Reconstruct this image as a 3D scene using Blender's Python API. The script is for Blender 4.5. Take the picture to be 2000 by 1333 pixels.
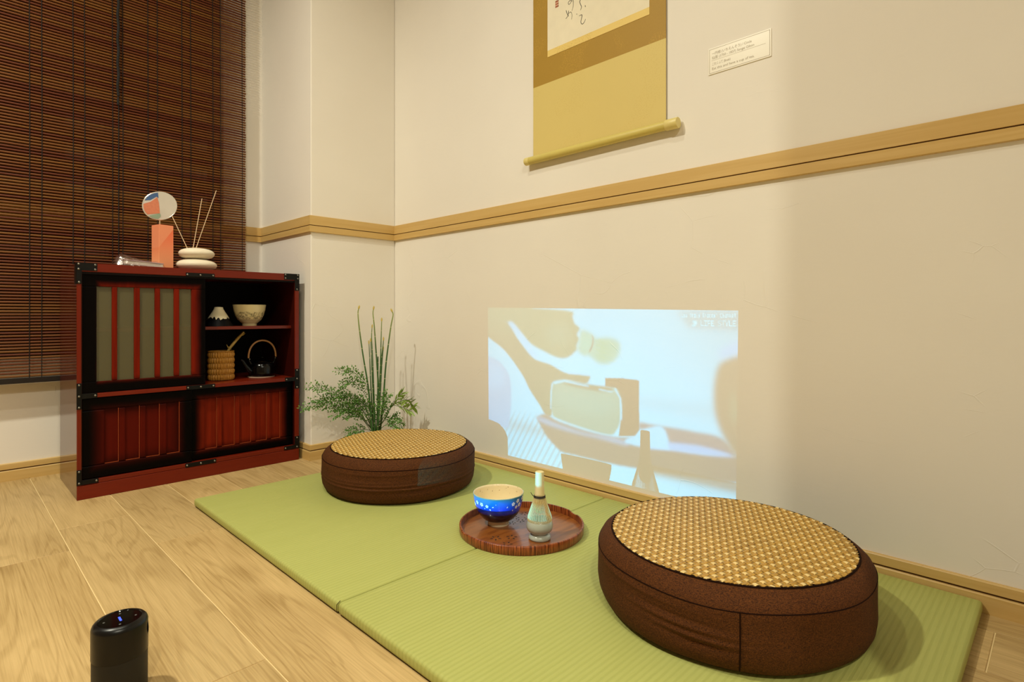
import bpy, bmesh, math, random
import numpy as np
from mathutils import Vector, Matrix
random.seed(7)
for o in list(bpy.data.objects):
    bpy.data.objects.remove(o)
scene = bpy.context.scene
COL = scene.collection

# ------------------------------------------------------------------ camera
cam = bpy.data.cameras.new('camera')
cam_o = bpy.data.objects.new('camera', cam)
COL.objects.link(cam_o)
cam_o.location = (0, 0, 0.549)
cam_o.rotation_euler = (math.radians(90), 0, -math.atan(1120 / 1105))
cam.sensor_width = 36
cam.lens = 36 * 1105 / 2000
cam.shift_y = -51.5 / 2000
cam.clip_start = 0.01
scene.camera = cam_o

# ------------------------------------------------------------------ world, exposure
world = bpy.data.worlds.new('night')
scene.world = world
world.use_nodes = True
world.node_tree.nodes['Background'].inputs[0].default_value = (0.006, 0.007, 0.010, 1)
world.node_tree.nodes['Background'].inputs[1].default_value = 1.0
scene.view_settings.view_transform = 'Standard'
scene.view_settings.look = 'None'
scene.view_settings.exposure = 0.0
scene.view_settings.gamma = 1.0
scene.view_settings.use_curve_mapping = False
scene.cycles.max_bounces = 4
scene.cycles.diffuse_bounces = 3
scene.cycles.glossy_bounces = 3
scene.cycles.transparent_max_bounces = 8

# ceiling downlights: (x, y, watts); the last is added to brighten mats and middle wall
ROOM = dict(x0=-1.9, x1=1.36, y0=-2.0, y1=2.5, h=2.5)
LIGHT_COL = (1.0, 0.965, 0.78)
DOWNLIGHTS = [(-0.55, 1.40, 41), (-0.62, -0.95, 33), (-0.15, -1.30, 14), (0.20, 1.00, 7)]
PROJECTOR_W = 62.0

# ------------------------------------------------------------------ helpers
def srgb(h):
    h = h.lstrip('#')
    out = []
    for i in (0, 2, 4):
        v = int(h[i:i + 2], 16) / 255
        out.append(v / 12.92 if v <= 0.04045 else ((v + 0.055) / 1.055) ** 2.4)
    return tuple(out) + (1,)

def link(name, data, mat=None, parent=None, loc=(0, 0, 0), rot=(0, 0, 0)):
    o = bpy.data.objects.new(name, data)
    COL.objects.link(o)
    if mat is not None and data is not None and not data.materials:
        data.materials.append(mat)
    o.location = loc
    o.rotation_euler = rot
    if parent:
        o.parent = parent
    return o

def thing(name, label, cat, loc=(0, 0, 0), rz=0, group=None):
    o = link(name, None, loc=loc, rot=(0, 0, rz))
    o.empty_display_size = 0.05
    return tag(o, label, cat, group)

def tag(o, label, cat, group=None):
    o['label'] = label
    o['category'] = cat
    if group:
        o['group'] = group
    return o

def struct(o, label):
    o['kind'] = 'structure'
    o['label'] = label
    return o

def mesh_of(bm, name='m', smooth=None):
    me = bpy.data.meshes.new(name)
    bmesh.ops.recalc_face_normals(bm, faces=bm.faces)
    bm.to_mesh(me)
    bm.free()
    if smooth is not None:
        me.polygons.foreach_set('use_smooth', [True] * len(me.polygons))
        me.set_sharp_from_angle(angle=math.radians(smooth))
    return me

def add_box(bm, x0, x1, y0, y1, z0, z1, bev=0.0, seg=1):
    t = bmesh.new()
    r = bmesh.ops.create_cube(t, size=1)
    for v in t.verts:
        v.co = Vector(((x0 + x1) / 2 + v.co.x * (x1 - x0), (y0 + y1) / 2 + v.co.y * (y1 - y0), (z0 + z1) / 2 + v.co.z * (z1 - z0)))
    if bev > 0:
        bmesh.ops.bevel(t, geom=list(t.edges), offset=bev, segments=seg, affect='EDGES', profile=0.5)
    me = bpy.data.meshes.new('tmp')
    t.to_mesh(me)
    t.free()
    bm.from_mesh(me)
    bpy.data.meshes.remove(me)

def box(name, x0, x1, y0, y1, z0, z1, mat, parent=None, bev=0.0, seg=1, loc=(0, 0, 0), rot=(0, 0, 0), smooth=None):
    bm = bmesh.new()
    add_box(bm, x0, x1, y0, y1, z0, z1, bev, seg)
    return link(name, mesh_of(bm, name, smooth), mat, parent, loc, rot)

def boxes(name, lst, mat, parent=None, bev=0.0, seg=1, loc=(0, 0, 0), rot=(0, 0, 0)):
    bm = bmesh.new()
    for b in lst:
        add_box(bm, *b, bev=bev, seg=seg)
    return link(name, mesh_of(bm, name), mat, parent, loc, rot)

def lathe_bm(prof, n=48, fn=None, bm=None):
    """revolve (r, z) profile; r == 0 ends become poles; fn(r, z, angle) -> (r, z)"""
    bm = bm or bmesh.new()
    rings = []
    for r, z in prof:
        if r <= 1e-6:
            rings.append([bm.verts.new((0, 0, z))])
        else:
            ring = []
            for i in range(n):
                a = 2 * math.pi * i / n
                rr, zz = fn(r, z, a) if fn else (r, z)
                ring.append(bm.verts.new((rr * math.cos(a), rr * math.sin(a), zz)))
            rings.append(ring)
    for a, b in zip(rings[:-1], rings[1:]):
        for i in range(n):
            j = (i + 1) % n
            if len(a) == 1 and len(b) == 1:
                continue
            if len(a) == 1:
                bm.faces.new((a[0], b[i], b[j]))
            elif len(b) == 1:
                bm.faces.new((a[i], a[j], b[0]))
            else:
                bm.faces.new((a[i], a[j], b[j], b[i]))
    return bm

def lathe(name, prof, mat, parent=None, n=48, fn=None, loc=(0, 0, 0), rot=(0, 0, 0), sharp=50):
    return link(name, mesh_of(lathe_bm(prof, n, fn), name, sharp), mat, parent, loc, rot)

def tube_bm(pts, rad, n=8, bm=None, closed=False):
    bm = bm or bmesh.new()
    pts = [Vector(p) for p in pts]
    m = len(pts)
    rad = rad if isinstance(rad, (list, tuple)) else [rad] * m
    rings = []
    ref = None
    for i, p in enumerate(pts):
        if closed:
            t = pts[(i + 1) % m] - pts[i - 1]
        else:
            t = pts[min(i + 1, m - 1)] - pts[max(i - 1, 0)]
        t.normalize()
        if ref is None:
            ref = Vector((0, 0, 1)) if abs(t.z) < 0.9 else Vector((1, 0, 0))
        s = t.cross(ref).normalized()
        u = s.cross(t).normalized()
        ref = u
        rings.append([bm.verts.new(p + (s * math.cos(2 * math.pi * k / n) + u * math.sin(2 * math.pi * k / n)) * rad[i]) for k in range(n)])
    idx = range(m) if closed else range(m - 1)
    for i in idx:
        a, b = rings[i], rings[(i + 1) % m]
        for k in range(n):
            bm.faces.new((a[k], a[(k + 1) % n], b[(k + 1) % n], b[k]))
    if not closed:
        bm.faces.new(rings[0][::-1])
        bm.faces.new(rings[-1])
    return bm

def tube(name, pts, rad, mat, parent=None, n=8, closed=False, loc=(0, 0, 0), rot=(0, 0, 0)):
    return link(name, mesh_of(tube_bm(pts, rad, n, None, closed), name, 50), mat, parent, loc, rot)

def catmull(pts, k=6):
    pts = [Vector(p) for p in pts]
    out = []
    for i in range(len(pts) - 1):
        p0, p1, p2, p3 = pts[max(i - 1, 0)], pts[i], pts[i + 1], pts[min(i + 2, len(pts) - 1)]
        for j in range(k):
            t = j / k
            out.append(0.5 * ((2 * p1) + (p2 - p0) * t + (2 * p0 - 5 * p1 + 4 * p2 - p3) * t * t + (3 * p1 - p0 - 3 * p2 + p3) * t ** 3))
    out.append(pts[-1])
    return out

def prism_bm(poly, d0, d1, axis='x', bm=None):
    """polygon given in the two other axes, extruded along axis from d0 to d1"""
    bm = bm or bmesh.new()
    def P(a, b, d):
        return {'x': (d, a, b), 'y': (a, d, b), 'z': (a, b, d)}[axis]
    lo = [bm.verts.new(P(a, b, d0)) for a, b in poly]
    hi = [bm.verts.new(P(a, b, d1)) for a, b in poly]
    bm.faces.new(lo)
    bm.faces.new(hi[::-1])
    n = len(poly)
    for i in range(n):
        bm.faces.new((lo[i], hi[i], hi[(i + 1) % n], lo[(i + 1) % n]))
    return bm

def prism(name, poly, d0, d1, mat, parent=None, axis='x', loc=(0, 0, 0), rot=(0, 0, 0)):
    return link(name, mesh_of(prism_bm(poly, d0, d1, axis), name), mat, parent, loc, rot)

def text_mesh(s, size, align='LEFT'):
    cu = bpy.data.curves.new('txt', 'FONT')
    cu.body = s
    cu.size = size
    cu.align_x = align
    cu.resolution_u = 3
    ob = bpy.data.objects.new('txt', cu)
    COL.objects.link(ob)
    dg = bpy.context.evaluated_depsgraph_get()
    me = bpy.data.meshes.new_from_object(ob.evaluated_get(dg))
    bpy.data.objects.remove(ob)
    bpy.data.curves.remove(cu)
    return me

# ------------------------------------------------------------------ materials
class NT:
    def __init__(self, name):
        self.m = bpy.data.materials.new(name)
        self.m.use_nodes = True
        self.t = self.m.node_tree
        self.t.nodes.clear()
        self.out = self.n('ShaderNodeOutputMaterial')
    def n(self, typ, **kw):
        nd = self.t.nodes.new(typ)
        for k, v in kw.items():
            setattr(nd, k, v)
        return nd
    def l(self, a, b):
        self.t.links.new(a, b)
    def v(self, sock, val):
        if isinstance(val, (int, float, tuple, list)):
            sock.default_value = val
        else:
            self.l(val, sock)
    def math(self, op, a, b=0.0, c=None, clamp=False):
        nd = self.n('ShaderNodeMath', operation=op, use_clamp=clamp)
        self.v(nd.inputs[0], a)
        self.v(nd.inputs[1], b)
        if c is not None:
            self.v(nd.inputs[2], c)
        return nd.outputs[0]
    def coord(self, kind='Object'):
        return self.n('ShaderNodeTexCoord').outputs[kind]
    def mapping(self, vec, scale=(1, 1, 1), rot=(0, 0, 0), loc=(0, 0, 0)):
        nd = self.n('ShaderNodeMapping')
        self.l(vec, nd.inputs[0])
        nd.inputs['Scale'].default_value = scale
        nd.inputs['Rotation'].default_value = rot
        nd.inputs['Location'].default_value = loc
        return nd.outputs[0]
    def vadd(self, a, b):
        nd = self.n('ShaderNodeVectorMath', operation='ADD')
        self.l(a, nd.inputs[0]); self.l(b, nd.inputs[1])
        return nd.outputs[0]
    def noise(self, vec, scale=5, detail=3, rough=0.5, dist=0.0):
        nd = self.n('ShaderNodeTexNoise')
        self.l(vec, nd.inputs['Vector'])
        nd.inputs['Scale'].default_value = scale
        nd.inputs['Detail'].default_value = detail
        nd.inputs['Roughness'].default_value = rough
        nd.inputs['Distortion'].default_value = dist
        return nd.outputs[0]
    def ramp(self, fac, stops, interp='LINEAR'):
        nd = self.n('ShaderNodeValToRGB')
        nd.color_ramp.interpolation = interp
        el = nd.color_ramp.elements
        el[0].position, el[0].color = stops[0]
        el[1].position, el[1].color = stops[-1]
        for p, c in stops[1:-1]:
            e = el.new(p)
            e.color = c
        self.l(fac, nd.inputs[0])
        return nd.outputs[0]
    def mix(self, f, a, b, blend='MIX'):
        nd = self.n('ShaderNodeMix', data_type='RGBA', blend_type=blend)
        self.v(nd.inputs[0], f)
        self.v(nd.inputs[6], a)
        self.v(nd.inputs[7], b)
        return nd.outputs[2]
    def sep(self, vec):
        nd = self.n('ShaderNodeSeparateXYZ')
        self.l(vec, nd.inputs[0])
        return nd.outputs
    def step(self, x, e0, e1):
        nd = self.n('ShaderNodeMapRange', interpolation_type='SMOOTHSTEP', clamp=True)
        self.v(nd.inputs[0], x)
        nd.inputs[1].default_value = e0
        nd.inputs[2].default_value = e1
        return nd.outputs[0]
    def bump(self, h, strength=0.3, dist=0.002, nrm=None):
        nd = self.n('ShaderNodeBump')
        nd.inputs['Strength'].default_value = strength
        nd.inputs['Distance'].default_value = dist
        self.l(h, nd.inputs['Height'])
        if nrm is not None:
            self.l(nrm, nd.inputs['Normal'])
        return nd.outputs[0]
    def bsdf(self, col, rough=0.5, metal=0.0, spec=0.5, normal=None, coat=0.0, sheen=0.0, **kw):
        b = self.n('ShaderNodeBsdfPrincipled')
        self.v(b.inputs['Base Color'], col)
        self.v(b.inputs['Roughness'], rough)
        b.inputs['Metallic'].default_value = metal
        b.inputs['Specular IOR Level'].default_value = spec
        b.inputs['Coat Weight'].default_value = coat
        b.inputs['Coat Roughness'].default_value = 0.06
        b.inputs['Sheen Weight'].default_value = sheen
        for k, v in kw.items():
            b.inputs[k.replace('_', ' ')].default_value = v
        if normal is not None:
            self.l(normal, b.inputs['Normal'])
        self.l(b.outputs[0], self.out.inputs[0])
        return self.m

def plain(name, hexc, rough=0.5, metal=0.0, spec=0.5, coat=0.0, var=0.06, nscale=60, bump=0.0):
    t = NT(name)
    c = srgb(hexc)
    n = t.noise(t.coord(), nscale, 3)
    lo = tuple(x * (1 - var) for x in c[:3]) + (1,)
    hi = tuple(min(1, x * (1 + var)) for x in c[:3]) + (1,)
    col = t.mix(n, lo, hi)
    nr = t.bump(n, bump, 0.001) if bump else None
    return t.bsdf(col, rough, metal, spec, nr, coat)

def wood(name, light, dark, scale=(1, 1, 1), rough=0.45, rings=30.0, fib=90.0, coat=0.0, spec=0.4, tone=0.12, contrast=0.5):
    """grain runs along the local axis with the smallest scale"""
    t = NT(name)
    rnd = t.n('ShaderNodeObjectInfo').outputs['Random']
    off = t.n('ShaderNodeCombineXYZ')
    t.l(t.math('MULTIPLY', rnd, 37.0), off.inputs[0])
    t.l(t.math('MULTIPLY', rnd, 91.0), off.inputs[1])
    t.l(t.math('MULTIPLY', rnd, 53.0), off.inputs[2])
    vec = t.vadd(t.mapping(t.coord(), scale), off.outputs[0])
    n1 = t.noise(vec, 1.0, 2, 0.45, 0.2)
    rg = t.math('SINE', t.math('MULTIPLY', n1, rings))
    rg = t.step(rg, 0.1, 1.0)
    n2 = t.noise(t.mapping(vec, (fib, fib, fib) if False else (1, 1, 1)), fib / 10, 4, 0.6)
    n3 = t.noise(vec, 0.6, 2)
    f = t.math('ADD', t.math('MULTIPLY', rg, 0.35 * contrast), t.math('MULTIPLY', n2, 0.75 * contrast))
    f = t.math('ADD', f, t.math('MULTIPLY', n3, 0.5 * contrast), clamp=True)
    col = t.mix(f, srgb(light), srgb(dark))
    hsv = t.n('ShaderNodeHueSaturation')
    t.l(col, hsv.inputs['Color'])
    t.l(t.math('ADD', t.math('MULTIPLY', rnd, 2 * tone), 1 - tone), hsv.inputs['Value'])
    nr = t.bump(f, 0.12, 0.0006)
    return t.bsdf(hsv.outputs[0], rough, 0, spec, nr, coat)

def plaster():
    t = NT('plaster')
    co = t.n('ShaderNodeNewGeometry').outputs['Position']
    n1 = t.noise(co, 3.4, 2, 0.55)
    n2 = t.noise(t.mapping(co, (1, 1, 2.5)), 38, 1, 0.6)
    # sparse trowel scratches
    vn = t.n('ShaderNodeTexVoronoi', feature='DISTANCE_TO_EDGE')
    wob = n1
    warp = t.n('ShaderNodeVectorMath', operation='MULTIPLY_ADD')
    t.l(wob, warp.inputs[0]); warp.inputs[1].default_value = (0.25, 0.25, 0.25); t.l(t.mapping(co, (1, 1.0, 1.9), (0.35, 0, 0)), warp.inputs[2])
    t.l(warp.outputs[0], vn.inputs['Vector'])
    vn.inputs['Scale'].default_value = 4.2
    line = t.step(vn.outputs['Distance'], 0.007, 0.0)
    mask = t.step(t.noise(t.mapping(co, (1, 1, 1), loc=(3.1, 0.7, 1.9)), 7.5, 1), 0.57, 0.66)
    low = t.step(t.sep(co)[2], 1.0, 0.75)
    scr = t.math('MULTIPLY', t.math('MULTIPLY', line, mask), t.math('ADD', t.math('MULTIPLY', low, 0.85), 0.15))
    h = t.math('ADD', t.math('MULTIPLY', n1, 0.55), t.math('MULTIPLY', n2, 0.16))
    h = t.math('ADD', h, t.math('MULTIPLY', scr, 0.5))
    col = t.mix(n1, srgb('#EFE8DE'), srgb('#F6F0E7'))
    return t.bsdf(col, 0.75, 0, 0.25, t.bump(h, 0.32, 0.004))

def tatami_mat():
    t = NT('tatami_weave')
    co = t.coord()
    s = t.sep(co)
    w = t.math('SINE', t.math('MULTIPLY', s[1], 2 * math.pi / 0.0098))
    fine = t.noise(t.mapping(co, (60, 900, 60)), 1.0, 2)
    fib = t.noise(t.mapping(co, (25, 300, 25)), 1.0, 3)
    broad = t.noise(t.mapping(co, (2, 16, 2)), 1.0, 3)
    ridge = t.step(w, -0.95, 0.2)
    k = t.math('ADD', t.math('MULTIPLY', fib, 0.4), t.math('MULTIPLY', broad, 0.35))
    col = t.mix(k, srgb('#BBBD70'), srgb('#A6A857'))
    col = t.mix(t.math('MULTIPLY', t.math('SUBTRACT', 1.0, ridge), 0.16), col, srgb('#7C8336'))
    h = t.math('ADD', t.math('MULTIPLY', ridge, 0.6), t.math('MULTIPLY', fine, 0.35))
    return t.bsdf(col, 0.62, 0, 0.3, t.bump(h, 0.35, 0.0012))

def fabric_brown():
    t = NT('brown_burlap')
    co = t.coord()
    n = t.noise(co, 700, 2)
    n2 = t.noise(t.mapping(co, (260, 260, 1400)), 1, 2)
    n3 = t.noise(co, 14, 3)
    k = t.math('ADD', t.math('MULTIPLY', n, 0.55), t.math('MULTIPLY', n2, 0.45))
    col = t.mix(t.step(k, 0.3, 0.72), srgb('#231005'), srgb('#6E3E17'))
    col = t.mix(t.math('MULTIPLY', n3, 0.35), col, srgb('#462209'))
    h = t.math('ADD', k, t.math('MULTIPLY', n3, 1.4))
    return t.bsdf(col, 0.85, 0, 0.2, t.bump(h, 0.35, 0.0012))

def sunburst(name, hx, hz, red='#93260E', edge0=0.014, edge1=0.05, cx=0.0, cz=0.0, dark='#040101'):
    """lacquer finish with a blackened border, in door-local coordinates"""
    t = NT(name)
    co = t.coord()
    s = t.sep(co)
    dx = t.math('SUBTRACT', hx, t.math('ABSOLUTE', t.math('SUBTRACT', s[0], cx)))
    dz = t.math('SUBTRACT', hz, t.math('ABSOLUTE', t.math('SUBTRACT', s[2], cz)))
    nz = t.noise(co, 14, 2)
    d = t.math('ADD', t.math('MINIMUM', dx, dz), t.math('MULTIPLY', nz, 0.008))
    f = t.step(d, edge0, edge1)
    g = t.noise(t.mapping(co, (90, 90, 6)), 1.0, 3)
    redc = t.mix(g, srgb(red), srgb('#4E0E06'))
    col = t.mix(f, srgb(dark), redc)
    return t.bsdf(col, 0.40, 0, 0.07, None, coat=0.0)

M = {}
M['plaster'] = plaster()
M['ceiling'] = plain('ceiling_paint', '#B9B2A6', 0.8, nscale=20)
M['dim_wall'] = plain('brown_wall_paper', '#8A7A66', 0.8, nscale=20)
M['grout'] = plain('floor_joint', '#E9CF98', 0.6)
def oak():
    t = NT('oak_plank')
    rnd = t.n('ShaderNodeObjectInfo').outputs['Random']
    off = t.n('ShaderNodeCombineXYZ')
    t.l(t.math('MULTIPLY', rnd, 37.0), off.inputs[0]); t.l(t.math('MULTIPLY', rnd, 91.0), off.inputs[1])
    co = t.coord()
    vec = t.vadd(t.mapping(co, (13, 1.15, 13)), off.outputs[0])
    n1 = t.noise(vec, 0.8, 2, 0.5, 0.5)
    ring = t.math('FRACT', t.math('MULTIPLY', n1, 17.0))
    line = t.step(t.math('ABSOLUTE', t.math('SUBTRACT', ring, 0.5)), 0.22, 0.05)
    v2 = t.vadd(t.mapping(co, (380, 7, 380)), off.outputs[0])
    fib = t.noise(v2, 1.0, 4, 0.6)
    v3 = t.vadd(t.mapping(co, (5, 1.6, 5)), off.outputs[0])
    cloud = t.noise(v3, 1.3, 3)
    vk = t.n('ShaderNodeTexVoronoi'); t.l(t.vadd(t.mapping(co, (7, 2.6, 7)), off.outputs[0]), vk.inputs['Vector']); vk.inputs['Scale'].default_value = 0.62
    knot = t.step(vk.outputs['Distance'], 0.16, 0.02)
    patch = t.step(cloud, 0.42, 0.62)
    f = t.math('ADD', t.math('MULTIPLY', line, 0.16), t.math('MULTIPLY', t.step(fib, .3, .8), 0.36))
    f = t.math('ADD', f, t.math('MULTIPLY', patch, 0.22))
    f = t.math('ADD', f, t.math('MULTIPLY', knot, 0.28), clamp=True)
    col = t.mix(f, srgb('#D8B880'), srgb('#8A6830'))
    hsv = t.n('ShaderNodeHueSaturation'); t.l(col, hsv.inputs['Color'])
    t.l(t.math('ADD', t.math('MULTIPLY', rnd, 0.16), 0.86), hsv.inputs['Value'])
    return t.bsdf(hsv.outputs[0], 0.5, 0, 0.35, t.bump(f, 0.15, 0.0006))
M['plank'] = oak()
M['maple'] = wood('maple_trim', '#DDBC7C', '#C59B52', (14, 1.2, 40), rough=0.42, rings=16, fib=40, tone=0.02, contrast=0.5)
M['maple_x'] = wood('maple_trim_across', '#DDBC7C', '#C59B52', (1.2, 14, 40), rough=0.42, rings=16, fib=40, tone=0.02, contrast=0.5)
M['groove'] = plain('trim_groove', '#5E3B14', 0.8)
M['tatami'] = tatami_mat()
M['mat_back'] = plain('mat_backing', '#4A3D16', 0.8)
M['burlap'] = fabric_brown()
M['piping'] = plain('dark_piping', '#1E0C04', 0.9, spec=0.1)
M['cream'] = wood('cream_rattan', '#F1D79A', '#DDBB74', (40, 400, 40), rough=0.4, rings=4, fib=30, tone=0.05, contrast=0.6)
M['gold'] = wood('gold_rattan', '#D0A54E', '#9C6E24', (40, 400, 40), rough=0.42, rings=6, fib=30, tone=0.10, contrast=0.8)
M['weave_base'] = plain('weave_base', '#4A2E0E', 0.8)
M['black_metal'] = plain('black_iron', '#040404', 0.45, 0.0, 0.25)
M['rivet'] = plain('rivet_steel', '#8A8780', 0.35, 0.9)
M['lacquer'] = wood('red_lacquer_wood', '#7C220B', '#521006', (60, 60, 5), rough=0.35, rings=10, fib=40, coat=0.1, tone=0.03, contrast=0.6, spec=0.25)
M['lacquer_x'] = wood('red_lacquer_rail', '#7C220B', '#521006', (5, 60, 60), rough=0.35, rings=10, fib=40, coat=0.1, tone=0.03, contrast=0.6, spec=0.25)
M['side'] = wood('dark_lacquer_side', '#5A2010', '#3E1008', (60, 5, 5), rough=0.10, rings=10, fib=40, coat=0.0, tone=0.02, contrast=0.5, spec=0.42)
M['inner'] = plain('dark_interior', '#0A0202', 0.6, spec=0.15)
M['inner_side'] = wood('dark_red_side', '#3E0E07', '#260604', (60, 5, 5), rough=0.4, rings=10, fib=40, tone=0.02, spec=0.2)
M['shelf'] = wood('shelf_wood', '#6E2210', '#4E1408', (5, 60, 60), rough=0.35, rings=8, fib=40, tone=0.02)

# ------------------------------------------------------------------ the room
X0, X1, Y0, Y1, HC = ROOM['x0'], ROOM['x1'], ROOM['y0'], ROOM['y1'], ROOM['h']
floor = struct(box('floor', X0 - .1, X1 + .1, Y0 - .1, Y1 + .12, -0.05, -0.0015, M['grout']), 'pale oak plank floor with light joints')
pw, pl_, gap = 0.1525, 0.924, 0.0011
offs = {0: 1.656, 1: 1.836, 2: 1.560}
plank_meshes = {}
col_i = 0
xs = 0.0625
while xs > X0:
    xs -= pw
    col_i -= 1
while xs < X1:
    xa, xb = max(xs, X0), min(xs + pw, X1)
    off = offs.get(col_i, 1.2 + 0.37 * ((col_i * 7) % 5) / 2.0)
    y = off
    while y > Y0:
        y -= pl_
    while y < Y1:
        ya, yb = max(y, Y0), min(y + pl_, Y1)
        if yb - ya > 0.02 and xb - xa > 0.01:
            w, h = (xb - xa) / 2 - gap, (yb - ya) / 2 - gap
            key = (round(w, 4), round(h, 4))
            if key not in plank_meshes:
                bm = bmesh.new()
                add_box(bm, -w, w, -h, h, -0.006, 0.0, 0.0008)
                plank_meshes[key] = mesh_of(bm, 'plank')
            link('plank', plank_meshes[key], M['plank'], floor, ((xa + xb) / 2, (ya + yb) / 2, 0))
        y += pl_
    xs += pw
    col_i += 1

struct(box('wall_right', X1, X1 + .12, Y0 - .1, Y1 + .12, -.05, HC, M['plaster']), 'long cream plaster wall with trowel marks')
struct(boxes('wall_back', [(X0 - .1, 1.36, Y1, Y1 + .12, -.05, 0.40), (0.83, 1.36, Y1, Y1 + .12, 0.40, HC),
                           (X0 - .1, -0.95, Y1, Y1 + .12, 0.40, HC), (-0.95, 0.83, Y1, Y1 + .12, 2.2, HC)], M['plaster']), 'plaster wall around the window behind the blind')
struct(box('wall_pillar', 0.987, 1.36, 2.04, Y1, 0, HC, M['plaster'], bev=0.004, seg=3), 'boxed plaster pillar in the corner')
struct(box('wall_left', X0 - .12, X0, Y0 - .1, Y1 + .12, -.05, HC, M['dim_wall']), 'brown papered wall on the far left of the room')
struct(box('wall_front', X0 - .12, X1 + .12, Y0 - .12, Y0, -.05, HC, M['dim_wall']), 'brown papered wall behind the viewer')
struct(box('wall_light_block', 0.66, X1, -0.14, -0.03, 0, HC, M['plaster'], bev=0.004, seg=2), 'unseen plaster wing wall added to shade the end of the right wall')  # added out of view to throw a soft shadow on the long wall
struct(box('ceiling', X0 - .12, X1 + .12, Y0 - .12, Y1 + .12, HC, HC + .08, M['ceiling']), 'grey painted ceiling')

win = struct(link('window_1', None, loc=(-0.06, Y1 + .06, 0.40)), 'dark night window behind the blind')
M['frame'] = plain('window_frame', '#2A2522', 0.5)
t = NT('night_glass')
M['night_glass'] = t.bsdf(srgb('#050608'), 0.05, 0, 0.5)
boxes('window_frame', [(-.89, .89, -.02, .02, 0, .04), (-.89, .89, -.02, .02, 1.76, 1.80), (-.89, -.85, -.02, .02, .04, 1.76), (.85, .89, -.02, .02, .04, 1.76), (-.02, .02, -.02, .02, .04, 1.76)], M['frame'], win)
box('pane', -.85, -.02, -.004, .004, .04, 1.76, M['night_glass'], win)
box('pane', .02, .85, -.004, .004, .04, 1.76, M['night_glass'], win)

# mouldings: two-step profile swept along the wall line with mitred corners
path = [(-1.9, 2.5), (0.987, 2.5), (0.987, 2.04), (1.36, 2.04), (1.36, -0.03)]
def sweep(names, prof, label, groove):
    P = [Vector(p) for p in path]
    def offset(i, d):
        nrm = []
        if i > 0:
            e = (P[i] - P[i - 1]).normalized(); nrm.append(Vector((e.y, -e.x)))
        if i < len(P) - 1:
            e = (P[i + 1] - P[i]).normalized(); nrm.append(Vector((e.y, -e.x)))
        if len(nrm) == 1:
            return P[i] + nrm[0] * d
        return P[i] + (nrm[0] + nrm[1]) * d
    for s, nm in enumerate(names):
        bm = bmesh.new()
        a = [bm.verts.new((*offset(s, d), z)) for d, z in prof]
        b = [bm.verts.new((*offset(s + 1, d), z)) for d, z in prof]
        n = len(prof)
        for i in range(n):
            bm.faces.new((a[i], b[i], b[(i + 1) % n], a[(i + 1) % n]))
        bm.faces.new(a); bm.faces.new(b[::-1])
        o = link(nm, mesh_of(bm, nm), M['maple_x'] if s in (0, 2) else M['maple'])
        struct(o, label)
        bm = bmesh.new()
        g = [(groove[0], groove[1]), (groove[0], groove[2])]
        q = [bm.verts.new((*offset(s, d), z)) for d, z in g] + [bm.verts.new((*offset(s + 1, d), z)) for d, z in g[::-1]]
        bm.faces.new(q)
        link('groove', mesh_of(bm, 'groove'), M['groove'], o)
sweep(['baseboard_back', 'baseboard_pillar_side', 'baseboard_pillar_front', 'baseboard_right'],
      [(0, 0), (0.012, 0), (0.012, 0.0325), (0.0105, 0.0345), (0.006, 0.0345), (0.006, 0.0385), (0.009, 0.0385), (0.009, 0.0555), (0.0075, 0.0575), (0, 0.0575)], 'pale maple baseboard with a groove', (0.0064, 0.0347, 0.0383))
sweep(['trim_1', 'trim_2', 'trim_3', 'trim_4'],
      [(0, 0.8615), (0.0085, 0.8615), (0.0095, 0.8625), (0.0095, 0.8850), (0.0055, 0.8850), (0.0055, 0.8880), (0.0095, 0.8880), (0.0095, 0.9225), (0.0085, 0.9235), (0, 0.9235)], 'pale maple wall rail with a groove', (0.0059, 0.8852, 0.8878))

# ceiling downlights
M['lamp_ring'] = plain('white_ring', '#E8E4DC', 0.5)
t = NT('lamp_glow')
e = t.n('ShaderNodeEmission'); e.inputs[0].default_value = (*LIGHT_COL, 1); e.inputs[1].default_value = 8.0
t.l(e.outputs[0], t.out.inputs[0]); M['lamp_glow'] = t.m
where = ['near the blind end', 'behind the viewer on the left', 'farthest behind the viewer', 'added to brighten the mats']
for i, (lx, ly, lw) in enumerate(DOWNLIGHTS):
    d = thing('ceiling_downlight', 'round recessed ceiling downlight ' + where[i], 'ceiling light', (lx, ly, HC), group='recessed ceiling downlights')
    lathe('trim_ring', [(0.05, -0.001), (0.062, -0.006), (0.066, -0.003), (0.066, 0.0)], M['lamp_ring'], d, 32)
    lathe('diffuser', [(0, -0.0015), (0.05, -0.0015)], M['lamp_glow'], d, 32)
    la = bpy.data.lights.new('downlight_lamp', 'AREA')
    la.shape = 'DISK'; la.size = 0.11; la.energy = lw; la.color = LIGHT_COL; la.spread = math.radians(165)
    lo = bpy.data.objects.new('downlight_lamp', la); COL.objects.link(lo)
    lo.parent = d; lo.location = (0, 0, -0.012)

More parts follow.
